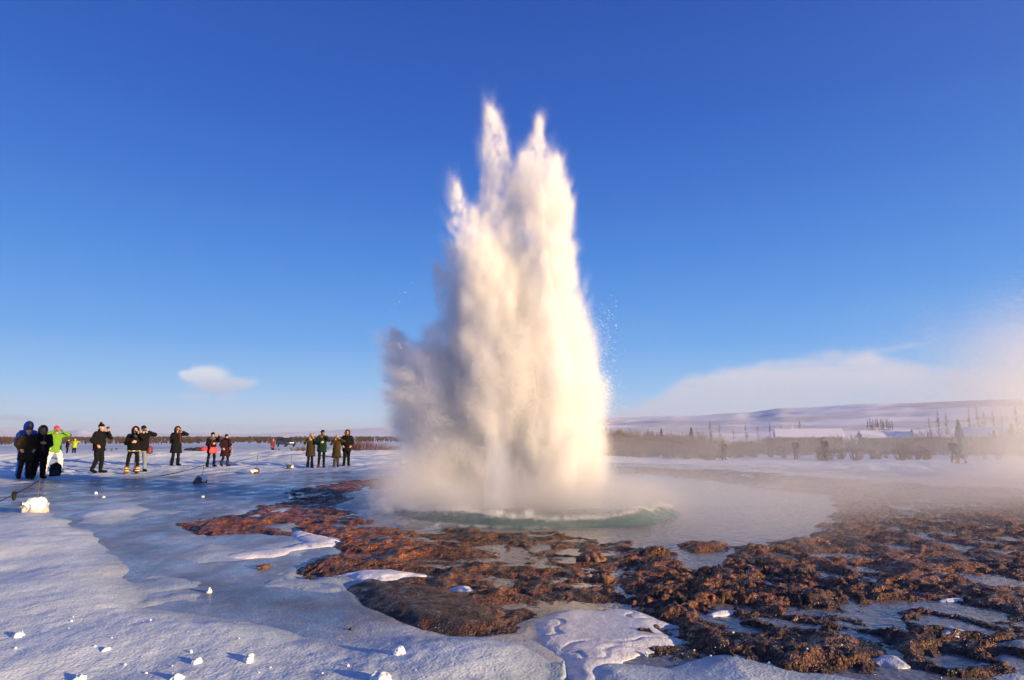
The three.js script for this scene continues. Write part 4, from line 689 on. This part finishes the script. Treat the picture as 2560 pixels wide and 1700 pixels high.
slab('ice_slab', 'sharp white ice flake at the rim of a puddle on the right', 'ice slab', [[2165, 1388], [2200, 1381], [2230, 1386], [2195, 1392]], 0.025, crustMat, 0.011);
slab('snow_patch', 'white crusted snow patch lying on the flat brown rock', 'snow patch', [[780, 1328], [830, 1319], [900, 1318], [985, 1331], [930, 1338], [880, 1345], [830, 1343]], 0.03, crustMat, 0.02);
slab('snow_patch', 'white snow patch under the orange rock ledge', 'snow patch', [[660, 1232], [700, 1226], [740, 1238], [788, 1250], [770, 1262], [700, 1272], [640, 1290], [560, 1296], [480, 1292], [560, 1278], [650, 1268], [690, 1256]], 0.035, crustMat, 0.028);
slab('snow_patch', 'small white snow patch alone on the dark wet slope', 'snow patch', [[1043, 1359], [1060, 1354], [1082, 1355], [1098, 1371], [1070, 1370]], 0.03, crustMat, 0.014);

const lumpMat = new THREE.MeshPhysicalMaterial({ color: rgb(0.72, 0.76, 0.78), roughness: 0.8 });
function lump(name, label, category, u, v, wpx, hpx, m, seedAt, group, rough = 1) {
  const foot = onGround(u, v), k = -foot.z / F, w = wpx * k * 0.33, h = hpx * k * 0.72, t = thing(name, label, category, group); t.position.copy(foot); t.position.y -= h * (name === 'snow_lump' ? 0.34 : 0.22); t.rotation.y = seedAt * 1.7;
  const bl = Array.from({ length: 5 }, (_, i) => ({ c: V3((hash(i, seedAt, 1) - 0.5) * w * 1.1, h * (0.25 + 0.4 * hash(i, seedAt, 2)), (hash(i, seedAt, 3) - 0.5) * w), r: 0.5 + 0.4 * hash(i, seedAt, 4) })), s = Math.min(w, h), q = 1 / s;
  part(name === 'rock' || name === 'stone' ? 'stone_body' : 'snow_body', solid((p) => { let d = 9; for (const b of bl) d = smin(d, ell(p, b.c, w * b.r, h * 0.55 * b.r + h * 0.1, w * b.r * 0.85), s * 0.25); return d + rough * s * (0.24 * fbm3(p.x * q * 1.6 + seedAt, p.y * q * 1.6, p.z * q * 1.6, 2) + 0.09 * fbm3(p.x * q * 5, p.y * q * 5, p.z * q * 5 + seedAt, 2)); }, [-w * 1.9, -h * 0.3, -w * 1.9], [w * 1.9, h * 1.6, w * 1.9], s / 7), m, t);
  return t;
}
[['round white snowball resting on the grey ice by itself', 484, 1366, 19, 20], ['brightest white snow lump on the snow below the dark stone', 921, 1507, 32, 26], ['wedge shaped snow lump casting a shadow, right one of a pair near the bottom', 573, 1524, 38, 22], ['pointed snow lump, left one of a pair near the bottom', 454, 1529, 28, 20], ['flat snow lump alone at the far left of the snow bank', 43, 1467, 32, 14],
  ['pale snow lump between the flat lump and the pair', 243, 1499, 26, 12], ['crumbled snow lump cut by the bottom edge, left one', 184, 1567, 34, 17], ['crumbled snow lump cut by the bottom edge below the pair', 405, 1567, 34, 18], ['little snow lump on the grey ice under the rope', 221, 1139, 8, 7], ['flat little snow lump on the blue ice beyond the snow hump', 239, 1147, 10, 7],
  ['upright little snow lump on the ice below the capped boulder', 468, 1147, 8, 10], ['small snow lump perched on the edge of the large ice slab', 1491, 1513, 11, 14], ['small snow lump between the brown rocks and the bottom snow', 1773, 1531, 13, 9], ['tiny snow lump left of the brightest lump, on smooth snow', 803, 1536, 8, 8], ['small snow lump above the wedge shaped pair', 440, 1505, 9, 9], ['ridge of broken snow at the bottom below the wet slope', 880, 1566, 62, 26]]
  .forEach(([l, u, v, w, h], i) => lump('snow_lump', l, 'snow lump', u, v, w, h, lumpMat, i + 1, null, 1.7));
lump('stone', 'small dark round stone at the edge of the snow', 'stone', 808, 1453, 15, 11, mat(0.045, 0.035, 0.03, 0.6), 31);
lump('stone', 'dark brown jagged stone lying on the grey ice', 'stone', 606, 1310, 44, 13, mat(0.10, 0.05, 0.03, 0.7), 32, null, 1.5);
lump('stone', 'small dark stone on the ice above the snow ledge', 'stone', 494, 1222, 10, 6, mat(0.07, 0.045, 0.035, 0.7), 33);
const sinter = new THREE.MeshPhysicalMaterial({ color: rgb(0.15, 0.075, 0.042), roughness: 0.7 });
lump('rock', 'reddish brown rock alone in the grey shallow water', 'rock', 1582, 1322, 62, 26, sinter, 41, null, 1.2);
lump('rock', 'wide brown mound rising from the wet ground in front of the pool', 'rock', 1368, 1294, 84, 26, sinter, 42, null, 1.3);
lump('rock', 'small brown rock between the mound and the ice slab', 'rock', 1400, 1345, 40, 22, sinter, 43, null, 1.5);
{                                                                    // crumbs of snow and ice too small to count
  const list = [];
  for (let i = 0; i < 110; i++) { const z = i < 60, u = z ? rr(-50, 1250) : rr(1450, 2361), v = z ? lerp(1440, 1600, rnd()) : rr(1470, 1566), p = onPlane(u, v, 0); p.y = groundAt(p.x, p.z); list.push([p.x, p.y + 0.003, p.z, 0.0028 + 0.009 * Math.pow(rnd(), 5), rr(0.5, 0.9)]); }
  tag(spread('snow_crumbs', new THREE.DodecahedronGeometry(1), list, lumpMat), 'crumbs of snow scattered over the snow and the rocks', 'snow crumbs');
}
// stones that hold the rope's iron pins
const pinMat = mat(0.10, 0.06, 0.04, 0.6), capMat = lumpMat, darkStone = new THREE.MeshPhysicalMaterial({ color: rgb(0.06, 0.05, 0.045), roughness: 0.8 });
const ROPE = [];
[['snow coated boulder on the left holding the nearest iron pin', 74, 1180, 60, 32, 84, 1156, 92, 1108, true, 'thin rusty iron pin on the snow coated boulder'], ['brown boulder with a snow cap below the person with the red bag', 464, 1114, 32, 20, 466, 1099, 470, 1074, true, 'thin iron pin in the brown boulder with the snow cap'], ['dark stone with a snow patch, first one behind the capped boulder', 588, 1093, 23, 14, 590, 1084, 594, 1052, false, 'thin iron pin in the dark stone with the snow patch'], ['dark stone left of the group of four holding a pin', 668, 1082, 21, 12, 670, 1076, 673, 1048, false, 'thin iron pin in the dark stone left of the group of four'], ['pale boulder on the snow beside the geyser spray', 929, 1071, 20, 11, 930, 1064, 932, 1046, true, 'thin iron pin in the pale boulder beside the spray']]
  .forEach(([l, u, v, w, h, bu, bv, tu, tv, snow, pl], i) => {
    const b = lump('boulder', l, 'boulder', u, v, w * (snow ? 1.12 : 1.1), h * 1.25, snow ? new THREE.MeshPhysicalMaterial({ color: rgb(...(i ? [0.13, 0.09, 0.065] : [0.4, 0.36, 0.35])), roughness: 0.75 }) : darkStone, 60 + i, null, 1.9), foot = b.position, k = -foot.z / F;
    b.children[0].name = 'stone_body';
    part('snow_cap', solid((p) => { const s = w * k * (i ? 0.36 : 0.38); return ell(p, V3(snow ? 0.1 * s : 0.5 * s, h * k * 0.66, snow ? 0 : 0.3 * s), s * (snow ? 1.0 : 0.5), h * k * (snow ? 0.5 : 0.32), s * 0.9) * 1.1 + s * 0.42 * fbm3(p.x / s * 1.6, p.y / s * 1.6 + i, p.z / s * 1.6, 3); }, [-w * k, 0, -w * k], [w * k, h * k * 1.6, w * k], w * k / 22), capMat, b);
    const pin = thing('iron_pin', pl, 'pin'), p0 = at(bu, bv, -foot.z), p1 = at(tu, tv, -foot.z), dir = p1.clone().sub(p0); pin.position.copy(p0);
    part('rod', new THREE.TubeGeometry(new THREE.LineCurve3(V3(0, -0.12, 0), dir), 2, 0.008, 6), pinMat, pin); part('eye', new THREE.TorusGeometry(0.018, 0.005, 6, 12).translate(dir.x, dir.y + 0.016, dir.z), pinMat, pin);
    ROPE.push(p1.add(V3(0, 0.016, 0)));
  });
{
  const t = thing('rope', 'thin dark barrier rope strung along the iron pins before the onlookers', 'rope'), first = at(-90, 1190, 10.4), knot = at(33, 1139, 12.6);
  const seg = (a, b, sag) => { const o = []; for (let i = 0; i < 14; i++) { const q = i / 14, p = a.clone().lerp(b, q); p.y -= sag * 4 * q * (1 - q); o.push(p); } return o; };
  const path = [...seg(first, knot, 0.03), ...seg(knot, ROPE[0], 0.02), ...seg(ROPE[0], ROPE[1], 0.2), ...seg(ROPE[1], ROPE[2], 0.07), ...seg(ROPE[2], ROPE[3], 0.05), ...seg(ROPE[3], ROPE[4], 0.13), ROPE[4]];
  part('line', new THREE.TubeGeometry(new THREE.CatmullRomCurve3(path), 240, 0.0085, 5), mat(0.03, 0.026, 0.024, 0.9), t);
  part('knot', solid((p) => smin(ell(p, V3(0, -0.06, 0), 0.035, 0.075, 0.035), Math.hypot(Math.hypot(p.x, p.y) - 0.035, p.z) - 0.018, 0.02) + 0.006 * fbm3(p.x * 60, p.y * 60, p.z * 60, 2), [-0.08, -0.16, -0.08], [0.08, 0.08, 0.08], 0.009).translate(knot.x, knot.y, knot.z), mat(0.02, 0.018, 0.018, 0.9), t);
}
// things lying on the snow behind the onlookers
{
  const m1 = mat(0.03, 0.03, 0.035, 0.9), m2 = mat(0.4, 0.03, 0.03, 0.8);
  const a = at(452, 1041, 44), g = thing('bag_heap', 'low dark heap with a red bag at its end on the snow bank', 'bags'); g.position.copy(a);
  part('dark_bundle', solid((p) => Math.min(ell(p, V3(-0.35, 0.1, 0), 0.55, 0.14, 0.25), ell(p, V3(0.15, 0.14, 0.05), 0.3, 0.16, 0.25)) + 0.04 * fbm3(p.x * 6, p.y * 6, p.z * 6, 2), [-1.1, -0.05, -0.4], [0.6, 0.4, 0.4], 0.045), m1, g);
  part('red_bag', solid((p) => ell(p, V3(0.55, 0.15, 0.05), 0.27, 0.2, 0.22) + 0.03 * fbm3(p.x * 7, p.y * 7, p.z * 7, 2), [0.15, -0.1, -0.3], [1, 0.45, 0.4], 0.04), m2, g);
  [[574, 0.5, 'left and smallest'], [586, 0.62, 'second from the left'], [598, 0.7, 'third from the left'], [612, 0.5, 'right']].forEach(([u, s, w], i) => { const l = lump('stone', `dark stone on the snow bank left of the car, ${w} of four`, 'stone', u, 1046, 12 * s * 2, 8, darkStone, 80 + i); l.position.y += 0.06; });
}

// ---------------------------------------------------------------- hills
const hillMat = new THREE.MeshPhysicalMaterial({ color: rgb(0.9, 0.9, 0.92), vertexColors: true, roughness: 0.9 });
function hills(label, profile, rNear, rFar, a0, a1, na, nr, rough, shrub) {
  const top = (u) => { let k = 0; while (k < profile.length - 2 && u > profile[k + 1][0]) k++; const t = clamp((u - profile[k][0]) / (profile[k + 1][0] - profile[k][0])); return lerp(profile[k][1], profile[k + 1][1], t * t * (3 - 2 * t)); };
  const cols = Array.from({ length: na + 1 }, (_, i) => lerp(a0, a1, i / na)), rows = Array.from({ length: nr + 1 }, (_, i) => lerp(rNear, rFar * 1.5, Math.pow(i / nr, 1.3)));
  const H = (x, z, r) => { const u = W / 2 + F * (x / -z) / cp, e = (HORIZON - top(u)) / F * (-z) * 1.0, s = smooth(rNear, rFar, r); return (e + EYE + 3) * s * (r > rFar ? 1 - 0.25 * smooth(rFar, rFar * 1.5, r) : 1) - 4 + rough * s * (fbm2(x * 0.0016, z * 0.0016, 5, 1701) * (1 - 0.6 * smooth(rFar * 0.8, rFar, r)) + 0.12 * billow(x * 0.006, z * 0.006, 3, 1711)); };
  const g = sheet(cols, rows, H, (x, z, y, r) => { const s = shrub * smooth(0.0, 0.35, fbm2(x * 0.0035, z * 0.0035, 5, 1721) + 0.15) * (0.55 + 0.9 * n2(x * 0.03, z * 0.03)); const q = clamp(s); return [lerp(1, 0.22, q), lerp(1, 0.2, q), lerp(1, 0.19, q)]; }, 10);
  tag(part('hills', g, hillMat), label, null, null, 'structure');
}
hills('long snow streaked hill rising to the right behind the houses', [[1250, 1003], [1400, 968], [1560, 963], [1715, 953], [1814, 942], [2046, 932], [2361, 922], [2900, 905], [4000, 930]], 700, 3200, 0.03, 1.25, 260, 90, 26, 0.42);
hills('pale snowy mountains on the left horizon', [[-1500, 975], [-400, 982], [-100, 990], [0, 988], [50, 990], [105, 998], [150, 995], [182, 991], [215, 999], [280, 1003], [420, 1000], [470, 999], [560, 1002], [700, 996], [900, 986], [1100, 982], [1300, 984], [1500, 980]], 5000, 9000, -1.2, 0.25, 300, 40, 20, 0.12);

// ---------------------------------------------------------------- scrub, bushes and trees
const twigMat = mat(0.10, 0.058, 0.04, 0.95), twigRed = mat(0.13, 0.052, 0.034, 0.95), barkMat = mat(0.12, 0.09, 0.075, 0.9), needleMat = mat(0.018, 0.03, 0.02, 0.9), heath = mat(0.075, 0.055, 0.042, 0.95);
function sticks(list, sides = 3) {                                   // [ax, ay, az, bx, by, bz, ra, rb] tapered sticks joined to one geometry
  const pos = [], idx = [], a = V3(), b = V3(), d = V3(), e = V3(), f = V3();
  for (const [ax, ay, az, bx, by, bz, ra, rb] of list) {
    a.set(ax, ay, az); b.set(bx, by, bz); d.copy(b).sub(a).normalize(); e.set(Math.abs(d.y) > 0.9 ? 1 : 0, Math.abs(d.y) > 0.9 ? 0 : 1, 0).cross(d).normalize(); f.copy(d).cross(e); const o = pos.length / 3;
    for (let i = 0; i < sides; i++) { const t = i / sides * 6.2832, c = Math.cos(t), s = Math.sin(t); pos.push(ax + (e.x * c + f.x * s) * ra, ay + (e.y * c + f.y * s) * ra, az + (e.z * c + f.z * s) * ra, bx + (e.x * c + f.x * s) * rb, by + (e.y * c + f.y * s) * rb, bz + (e.z * c + f.z * s) * rb); }
    for (let i = 0; i < sides; i++) { const j = (i + 1) % sides, p = o + 2 * i, q = o + 2 * j; idx.push(p, q, p + 1, q, q + 1, p + 1); }
  }
  const g = new THREE.BufferGeometry(); g.setAttribute('position', new THREE.Float32BufferAttribute(pos, 3)); g.setIndex(idx); g.computeVertexNormals(); return g;
}
function bushSticks(n, h, w, thick) {                                // a bare shrub, height about h
  const o = [];
  for (let i = 0; i < n; i++) {
    const t = rr(0, 6.283), s = Math.sqrt(rnd()) * w, x = Math.cos(t) * s * 0.3, z = Math.sin(t) * s * 0.3, k = rr(0.6, 1), mx = Math.cos(t) * s * 0.7, mz = Math.sin(t) * s * 0.7, my = h * k * 0.5, tx = Math.cos(t) * s + gauss() * w * 0.1, tz = Math.sin(t) * s + gauss() * w * 0.1, ty = h * k;
    o.push([x, 0, z, mx, my, mz, thick, thick * 0.7], [mx, my, mz, tx, ty, tz, thick * 0.7, thick * 0.25]);
    for (let b = 0; b < 3; b++) { const q = rr(0.2, 0.8), px = lerp(mx, tx, q), py = lerp(my, ty, q), pz = lerp(mz, tz, q); o.push([px, py, pz, px + gauss() * w * 0.18, py + h * rr(0.1, 0.28), pz + gauss() * w * 0.18, thick * 0.45, thick * 0.2]); }
  }
  return o;
}
const shrubA = sticks(bushSticks(36, 1, 0.7, 0.014)), shrubB = sticks(bushSticks(30, 1, 0.45, 0.014));
{
  const list = [], low = [];
  for (let i = 0; i < 1250; i++) {                                   // belt of bare shrubs behind the walkers on the right
    const u = rr(1395, 2560), r = lerp(55 + 6 * fbm2(u * 0.02, 4, 3, 1803), 86, rnd()), p = at(u, 1006, r), n = fbm2(p.x * 0.13, p.z * 0.13, 3, 1801); if (n < -0.12) continue;
    p.y = groundAt(p.x, p.z) - 0.05; list.push([p.x, p.y, p.z, (0.5 + 1.2 * rnd()) * (1 + 0.9 * n) * (u > 1700 && u < 2300 ? 0.8 : 1) * (u > 2100 ? 1.15 : 1), rr(0.8, 1.5)]);
  }
  tag(spread('scrub', shrubA, list, twigMat), 'belt of bare brown shrubs behind the people in the steam', 'shrubs');
  for (let i = 0; i < 9000; i++) {                                   // dark heath on the plain to the left
    const r = 105 * Math.pow(9, rnd()), a = rr(-0.95, 0.02), x = Math.sin(a) * r, z = -Math.cos(a) * r, band = smooth(130, 230, r) * smooth(-0.05, -0.35, a) + 0.25 * smooth(180, 300, r);
    if (fbm2(x * 0.012, z * 0.03, 4, 1811) + 0.9 * band - 0.75 + 0.35 * (rnd() - 0.5) < 0) continue;
    low.push([x, groundAt(x, z) - 0.1, z, rr(0.6, 1.3) * (1 + r * 0.0012), rr(0.7, 1.2)]);
  }
  for (let i = 0; i < 260; i++) { const u = rr(230, 1000), r = rr(47, 100), p = at(u, 1006, r); if (fbm2(p.x * 0.1, p.z * 0.1, 3, 1821) < 0.05) continue; low.push([p.x, groundAt(p.x, p.z) - 0.05, p.z, rr(0.25, 0.55), rr(0.6, 1)]); }
  tag(spread('heath', shrubB, low, heath), 'dark heath and dwarf shrubs covering the plain on the left', 'heath');
}
const place3 = (o, u, r, dy = 0) => { const p = at(u, 1006, r); o.position.set(p.x, groundAt(p.x, p.z) + dy, p.z); return o; };
[[835, 54, 1.5, 1.1, 'red brown thicket right of the group of four, nearer half'], [868, 56, 1.35, 1.1, 'red brown thicket right of the group of four, part next to the spray'], [815, 58, 1.6, 1.0, 'red brown thicket directly behind the person with the brown fur hood'], [900, 60, 1.2, 1.2, 'low red brown thicket touching the left edge of the spray'], [690, 56, 1.1, 0.7, 'low bare bush beside the parked car']]
  .forEach(([u, r, h, w, l]) => { const t = place3(thing('bush', l, 'bush'), u, r, -0.05); part('twigs', sticks(bushSticks(110, h, w, 0.012)), twigRed, t); part('stem', sticks(Array.from({ length: 7 }, () => { const a = rr(0, 6.28); return [0.1 * Math.cos(a), 0, 0.1 * Math.sin(a), 0.35 * Math.cos(a), h * 0.6, 0.35 * Math.sin(a), 0.03, 0.012]; }), 5), barkMat, t); });
function bareTree(h, slim) {
  const tr = [], tw = [], bend = gauss() * 0.03, pt = (q) => [Math.sin(q * 3 + bend * 40) * h * 0.015 + bend * h * q, h * q, Math.cos(q * 2.6) * h * 0.012];
  for (let i = 0; i < 9; i++) { const a = pt(i / 9), b = pt((i + 1) / 9); tr.push([...a, ...b, h * 0.011 * (1.12 - i / 9), h * 0.011 * (1.12 - (i + 1) / 9)]); }
  for (let i = 0; i < 46; i++) {
    const q = rr(0.18, 0.97), p = pt(q), t = rr(0, 6.283), l = h * slim * (1.05 - q) * rr(0.5, 1), up = rr(0.6, 1.3), e = [p[0] + Math.cos(t) * l, p[1] + l * up, p[2] + Math.sin(t) * l]; tw.push([...p, ...e, h * 0.0062, h * 0.003]);
    for (let k = 0; k < 4; k++) { const s = rr(0.3, 1), b = [lerp(p[0], e[0], s), lerp(p[1], e[1], s), lerp(p[2], e[2], s)], m = l * rr(0.25, 0.5), t2 = t + gauss(); tw.push([...b, b[0] + Math.cos(t2) * m, b[1] + m * up, b[2] + Math.sin(t2) * m, h * 0.0038, h * 0.002]); }
  }
  return [sticks(tr, 6), sticks(tw)];
}
const treeKinds = [bareTree(1, 0.16), bareTree(1, 0.2), bareTree(1, 0.13)];
function tree(u, r, top, kind, label, group) { const t = place3(thing('bare_tree', label, 'tree', group), u, r, -0.1), h = (1006 - top) / F * r + EYE - t.position.y, [a, b] = treeKinds[kind]; part('trunk', a, barkMat, t); part('crown', b, barkMat, t); t.scale.setScalar(h); t.rotation.y = u; return t; }
const NTH = 'first second third fourth fifth sixth seventh eighth ninth tenth eleventh twelfth thirteenth fourteenth'.split(' ');
[[2148, 130, 962, 0], [2166, 128, 940, 2], [2187, 132, 952, 1], [2240, 128, 941, 2], [2262, 126, 934, 0], [2275, 134, 946, 1], [2296, 125, 936, 2], [2318, 130, 950, 0], [2346, 124, 930, 1], [2372, 128, 940, 0], [2410, 126, 935, 2]].forEach(([u, r, top, k], i) => tree(u, r, top, k, `tall bare tree in the thin row behind the houses, ${NTH[i]} from the left`, 'tall bare trees on the right'));
[1640, 1660, 1692, 1722, 1748, 1776, 1800, 1846].forEach((u, i) => tree(u, 140 + (i % 3) * 6, 968 + (i * 7) % 16, i % 3, `faint thin bare tree behind the steam, ${NTH[i]} counted from the geyser`, 'faint bare trees behind the long house'));
for (let i = 0; i < 14; i++) tree(2003 + i * 4.4 + rr(-1, 1), 180 + rr(-6, 6), 961 + rr(0, 8), i % 3, `slim bare tree in the dense grove between the roofs, ${NTH[i]} from the left`, 'slim trees of the grove');
tree(722, 60, 996, 1, 'bare birch left of the group of four'); tree(702, 62, 1004, 0, 'smaller bare birch behind the parked car');
function spruce(u, r, top, label) {
  const t = place3(thing('spruce', label, 'tree'), u, r, -0.1), h = (1006 - top) / F * r + EYE - t.position.y, o = [];
  for (let y = 0.08; y < 0.98; y += 0.022) { const R = 0.24 * (1 - y) + 0.02, n = Math.round(7 + 12 * (1 - y)); for (let i = 0; i < n; i++) { const a = rr(0, 6.283), l = R * rr(0.65, 1.1); const ex = Math.cos(a) * l, ez = Math.sin(a) * l; o.push([0, y, 0, ex, y - l * 0.35, ez, 0.010, 0.004]); for (let k = 0; k < 3; k++) { const s = rr(0.3, 0.95), b = a + (rnd() < 0.5 ? 0.7 : -0.7); o.push([ex * s, y - l * 0.35 * s, ez * s, ex * s + Math.cos(b) * l * 0.35, y - l * 0.35 * s - 0.02, ez * s + Math.sin(b) * l * 0.35, 0.012, 0.003]); } } }
  part('trunk', sticks([[0, 0, 0, 0, 1, 0, 0.022, 0.003]], 7), barkMat, t); part('crown', sticks(o), needleMat, t); t.scale.setScalar(h);
}
spruce(2212, 118, 966, 'dark spruce among the tall bare trees'); spruce(2334, 112, 974, 'dark spruce at the right edge beside the last roof'); spruce(2293, 116, 991, 'short dark spruce between the two larger ones'); spruce(1594, 120, 984, 'small dark tree rising from the shrubs close to the geyser'); spruce(1525, 118, 987, 'small dark tree half lost in the steam');

// ---------------------------------------------------------------- houses, car, bench
const wallMat = mat(0.10, 0.045, 0.03, 0.85), darkWall = mat(0.06, 0.04, 0.032, 0.85), roofSnow = mat(0.88, 0.88, 0.9, 0.8), trim = mat(0.6, 0.58, 0.55, 0.7), paneMat = mat(0.02, 0.022, 0.03, 0.15);
function house(u, r, len, depth, wall, ridge, turn, label, m, windows) {
  const t = place3(thing('house', label, 'house'), u, r, 0); t.rotation.y = turn; const hw = wall, e = 0.45;
  const shape = new THREE.Shape([[-depth / 2, -1], [depth / 2, -1], [depth / 2, hw], [0, ridge - 0.06], [-depth / 2, hw]].map(([x, y]) => new THREE.Vector2(x, y)));
  part('wall', new THREE.ExtrudeGeometry(shape, { depth: len, bevelEnabled: false }).rotateY(Math.PI / 2).translate(-len / 2, 0, 0), m, t);
  const sl = Math.hypot(depth / 2 + e, (ridge - hw) * (1 + e / (depth / 2))), an = Math.atan2(ridge - hw, depth / 2);
  for (const s of [-1, 1]) { const r_ = part('roof', new RoundedBoxGeometry(len + 2 * e, 0.2, sl, 2, 0.06), roofSnow, t); r_.rotation.x = s * an; r_.position.set(0, hw + (ridge - hw) / 2 - e * Math.tan(an) / 2 + 0.1, s * (depth / 4 + e / 2)); const f = part('fascia', new THREE.BoxGeometry(len + 2 * e - 0.1, 0.16, 0.05), trim, t); f.position.set(0, hw - e * Math.tan(an) - 0.02, s * (depth / 2 + e + 0.05)); }
  for (const s of [-1, 1]) for (const q of [-1, 1]) { const b = part('barge_board', new THREE.BoxGeometry(0.06, 0.2, sl), trim, t); b.rotation.x = q * an; b.position.set(s * (len / 2 + e + 0.035), hw + (ridge - hw) / 2 - e * Math.tan(an) / 2 - 0.08, q * (depth / 4 + e / 2)); }
  for (const [x, z, w, h] of windows) { const gable = z === 0, f = part('window', new THREE.BoxGeometry(gable ? 0.08 : w + 0.2, h + 0.2, gable ? w + 0.2 : 0.08), trim, t); f.position.set(gable ? x * len / 2 : x, hw * 0.55, gable ? 0 : z * (depth / 2)); const p = part('pane', new THREE.BoxGeometry(gable ? 0.04 : w, h, gable ? w : 0.04), paneMat, f); p.position.set(gable ? x * 0.04 : 0, 0, gable ? 0 : z * 0.04); }
  const c = part('chimney', new RoundedBoxGeometry(0.55, 1.0, 0.55, 1, 0.04), trim, t); c.position.set(-len * 0.25, ridge + 0.3, 0);
  return t;
}
const atRoof = (t, v) => { const r = -t.position.z; t.userData.lift = 0; const top = new THREE.Box3().setFromObject(t).max.y, want = at(1180, v, r).y; t.position.y += want - top + 0.8; return t; };
atRoof(house(1862, 130, 12, 6, 2.3, 3.7, -0.35, 'long low house with snowy roof and gable end facing the walkers', wallMat, [[1, 0, 1.0, 0.9], [-3, 1, 1, 0.9], [0, 1, 1, 0.9], [3, 1, 1, 0.9]]), 990);
atRoof(house(2060, 140, 13, 6, 2.3, 3.6, -0.3, 'second low house with snowy roof right of the long house', darkWall, [[-3.5, 1, 1, 0.9], [0, 1, 1, 0.9], [3.5, 1, 1, 0.9], [1, 0, 1, 0.9]]), 994);
atRoof(house(2165, 135, 9, 6, 2.3, 3.8, -0.45, 'third house with a pale gable below the tall bare trees', wallMat, [[1, 0, 1, 0.9], [-2, 1, 1, 0.9], [2, 1, 1, 0.9]]), 989);
atRoof(house(2275, 120, 7, 5, 2.2, 3.6, -0.7, 'small house with a pointed gable close to the dark spruce at the edge', darkWall, [[1, 0, 1, 0.9], [-1.5, 1, 1, 0.9]]), 987);
{
  const t = place3(thing('parked_car', 'dark off road car parked beyond the snow bank', 'car'), 660, 118, 0.0); t.rotation.y = -0.75;
  const paintM = new THREE.MeshPhysicalMaterial({ color: rgb(0.02, 0.022, 0.026), roughness: 0.3, clearcoat: 0.8, clearcoatRoughness: 0.1 }), glass = mat(0.02, 0.025, 0.03, 0.1), black = mat(0.015, 0.015, 0.015, 0.8), steel = mat(0.5, 0.5, 0.52, 0.35, { metalness: 0.8 });
  const ex = (pts, w, b = 0.05) => new THREE.ExtrudeGeometry(new THREE.Shape(pts.map(([x, y]) => new THREE.Vector2(x, y))), { depth: w - 2 * b, bevelEnabled: true, bevelSize: b, bevelThickness: b, bevelSegments: 3 }).translate(0, 0, -(w / 2 - b));
  part('body', [ex([[-2.2, 0.45], [2.15, 0.45], [2.25, 0.85], [1.15, 1.08], [-2.25, 1.08]], 1.85, 0.06), ex([[-2.15, 1.06], [1.1, 1.06], [0.45, 1.72], [-2.05, 1.74]], 1.62, 0.06)], paintM, t);
  for (const s of [-1, 1]) { part('side_window', ex([[-1.9, 1.14], [0.85, 1.14], [0.36, 1.6], [-1.85, 1.62]], 0.04, 0.01).translate(0, 0, s * 0.815), glass, t); const hl = part('headlight', new RoundedBoxGeometry(0.06, 0.16, 0.3, 2, 0.02), mat(0.8, 0.8, 0.78, 0.2), t); hl.position.set(2.25, 0.8, s * 0.66); for (const x of [1.45, -1.4]) { const w = part('wheel', new THREE.TorusGeometry(0.28, 0.11, 10, 24), black, t); w.position.set(x, 0.37, s * 0.86); const rim = part('rim', new THREE.CylinderGeometry(0.2, 0.2, 0.1, 16).rotateX(Math.PI / 2), steel, w); rim.position.z = s * 0.05; } }
  const ws = part('windscreen', new THREE.BoxGeometry(0.03, 0.78, 1.42), glass, t); ws.rotation.z = 0.76; ws.position.set(0.84, 1.40, 0);
  const gr = part('grille', new RoundedBoxGeometry(0.05, 0.2, 0.9, 2, 0.02), steel, t); gr.position.set(2.27, 0.8, 0); const bp = part('bumper', new RoundedBoxGeometry(0.16, 0.2, 1.8, 2, 0.05), black, t); bp.position.set(2.28, 0.52, 0); const sn = part('roof_snow', new RoundedBoxGeometry(1.9, 0.05, 1.3, 2, 0.02), roofSnow, t); sn.position.set(-0.8, 1.81, 0);
}
{
  const p = onGround(1922, 1056), t = thing('bench', 'low wooden bench on the snow beside the walking person', 'bench'); t.position.copy(p); t.rotation.y = -0.2; const wood = mat(0.09, 0.055, 0.04, 0.85);
  for (const z of [-0.24, 0, 0.24]) part('plank', new RoundedBoxGeometry(1.5, 0.05, 0.2, 1, 0.012).translate(0, 0.45, z), wood, t);
  for (const x of [-0.65, 0.65]) { part('leg', new RoundedBoxGeometry(0.07, 0.44, 0.6, 1, 0.01).translate(x, 0.2, 0), wood, t); }
  part('stretcher', new THREE.BoxGeometry(1.3, 0.06, 0.06).translate(0, 0.2, 0), wood, t);
}
renderer.render(scene, camera);
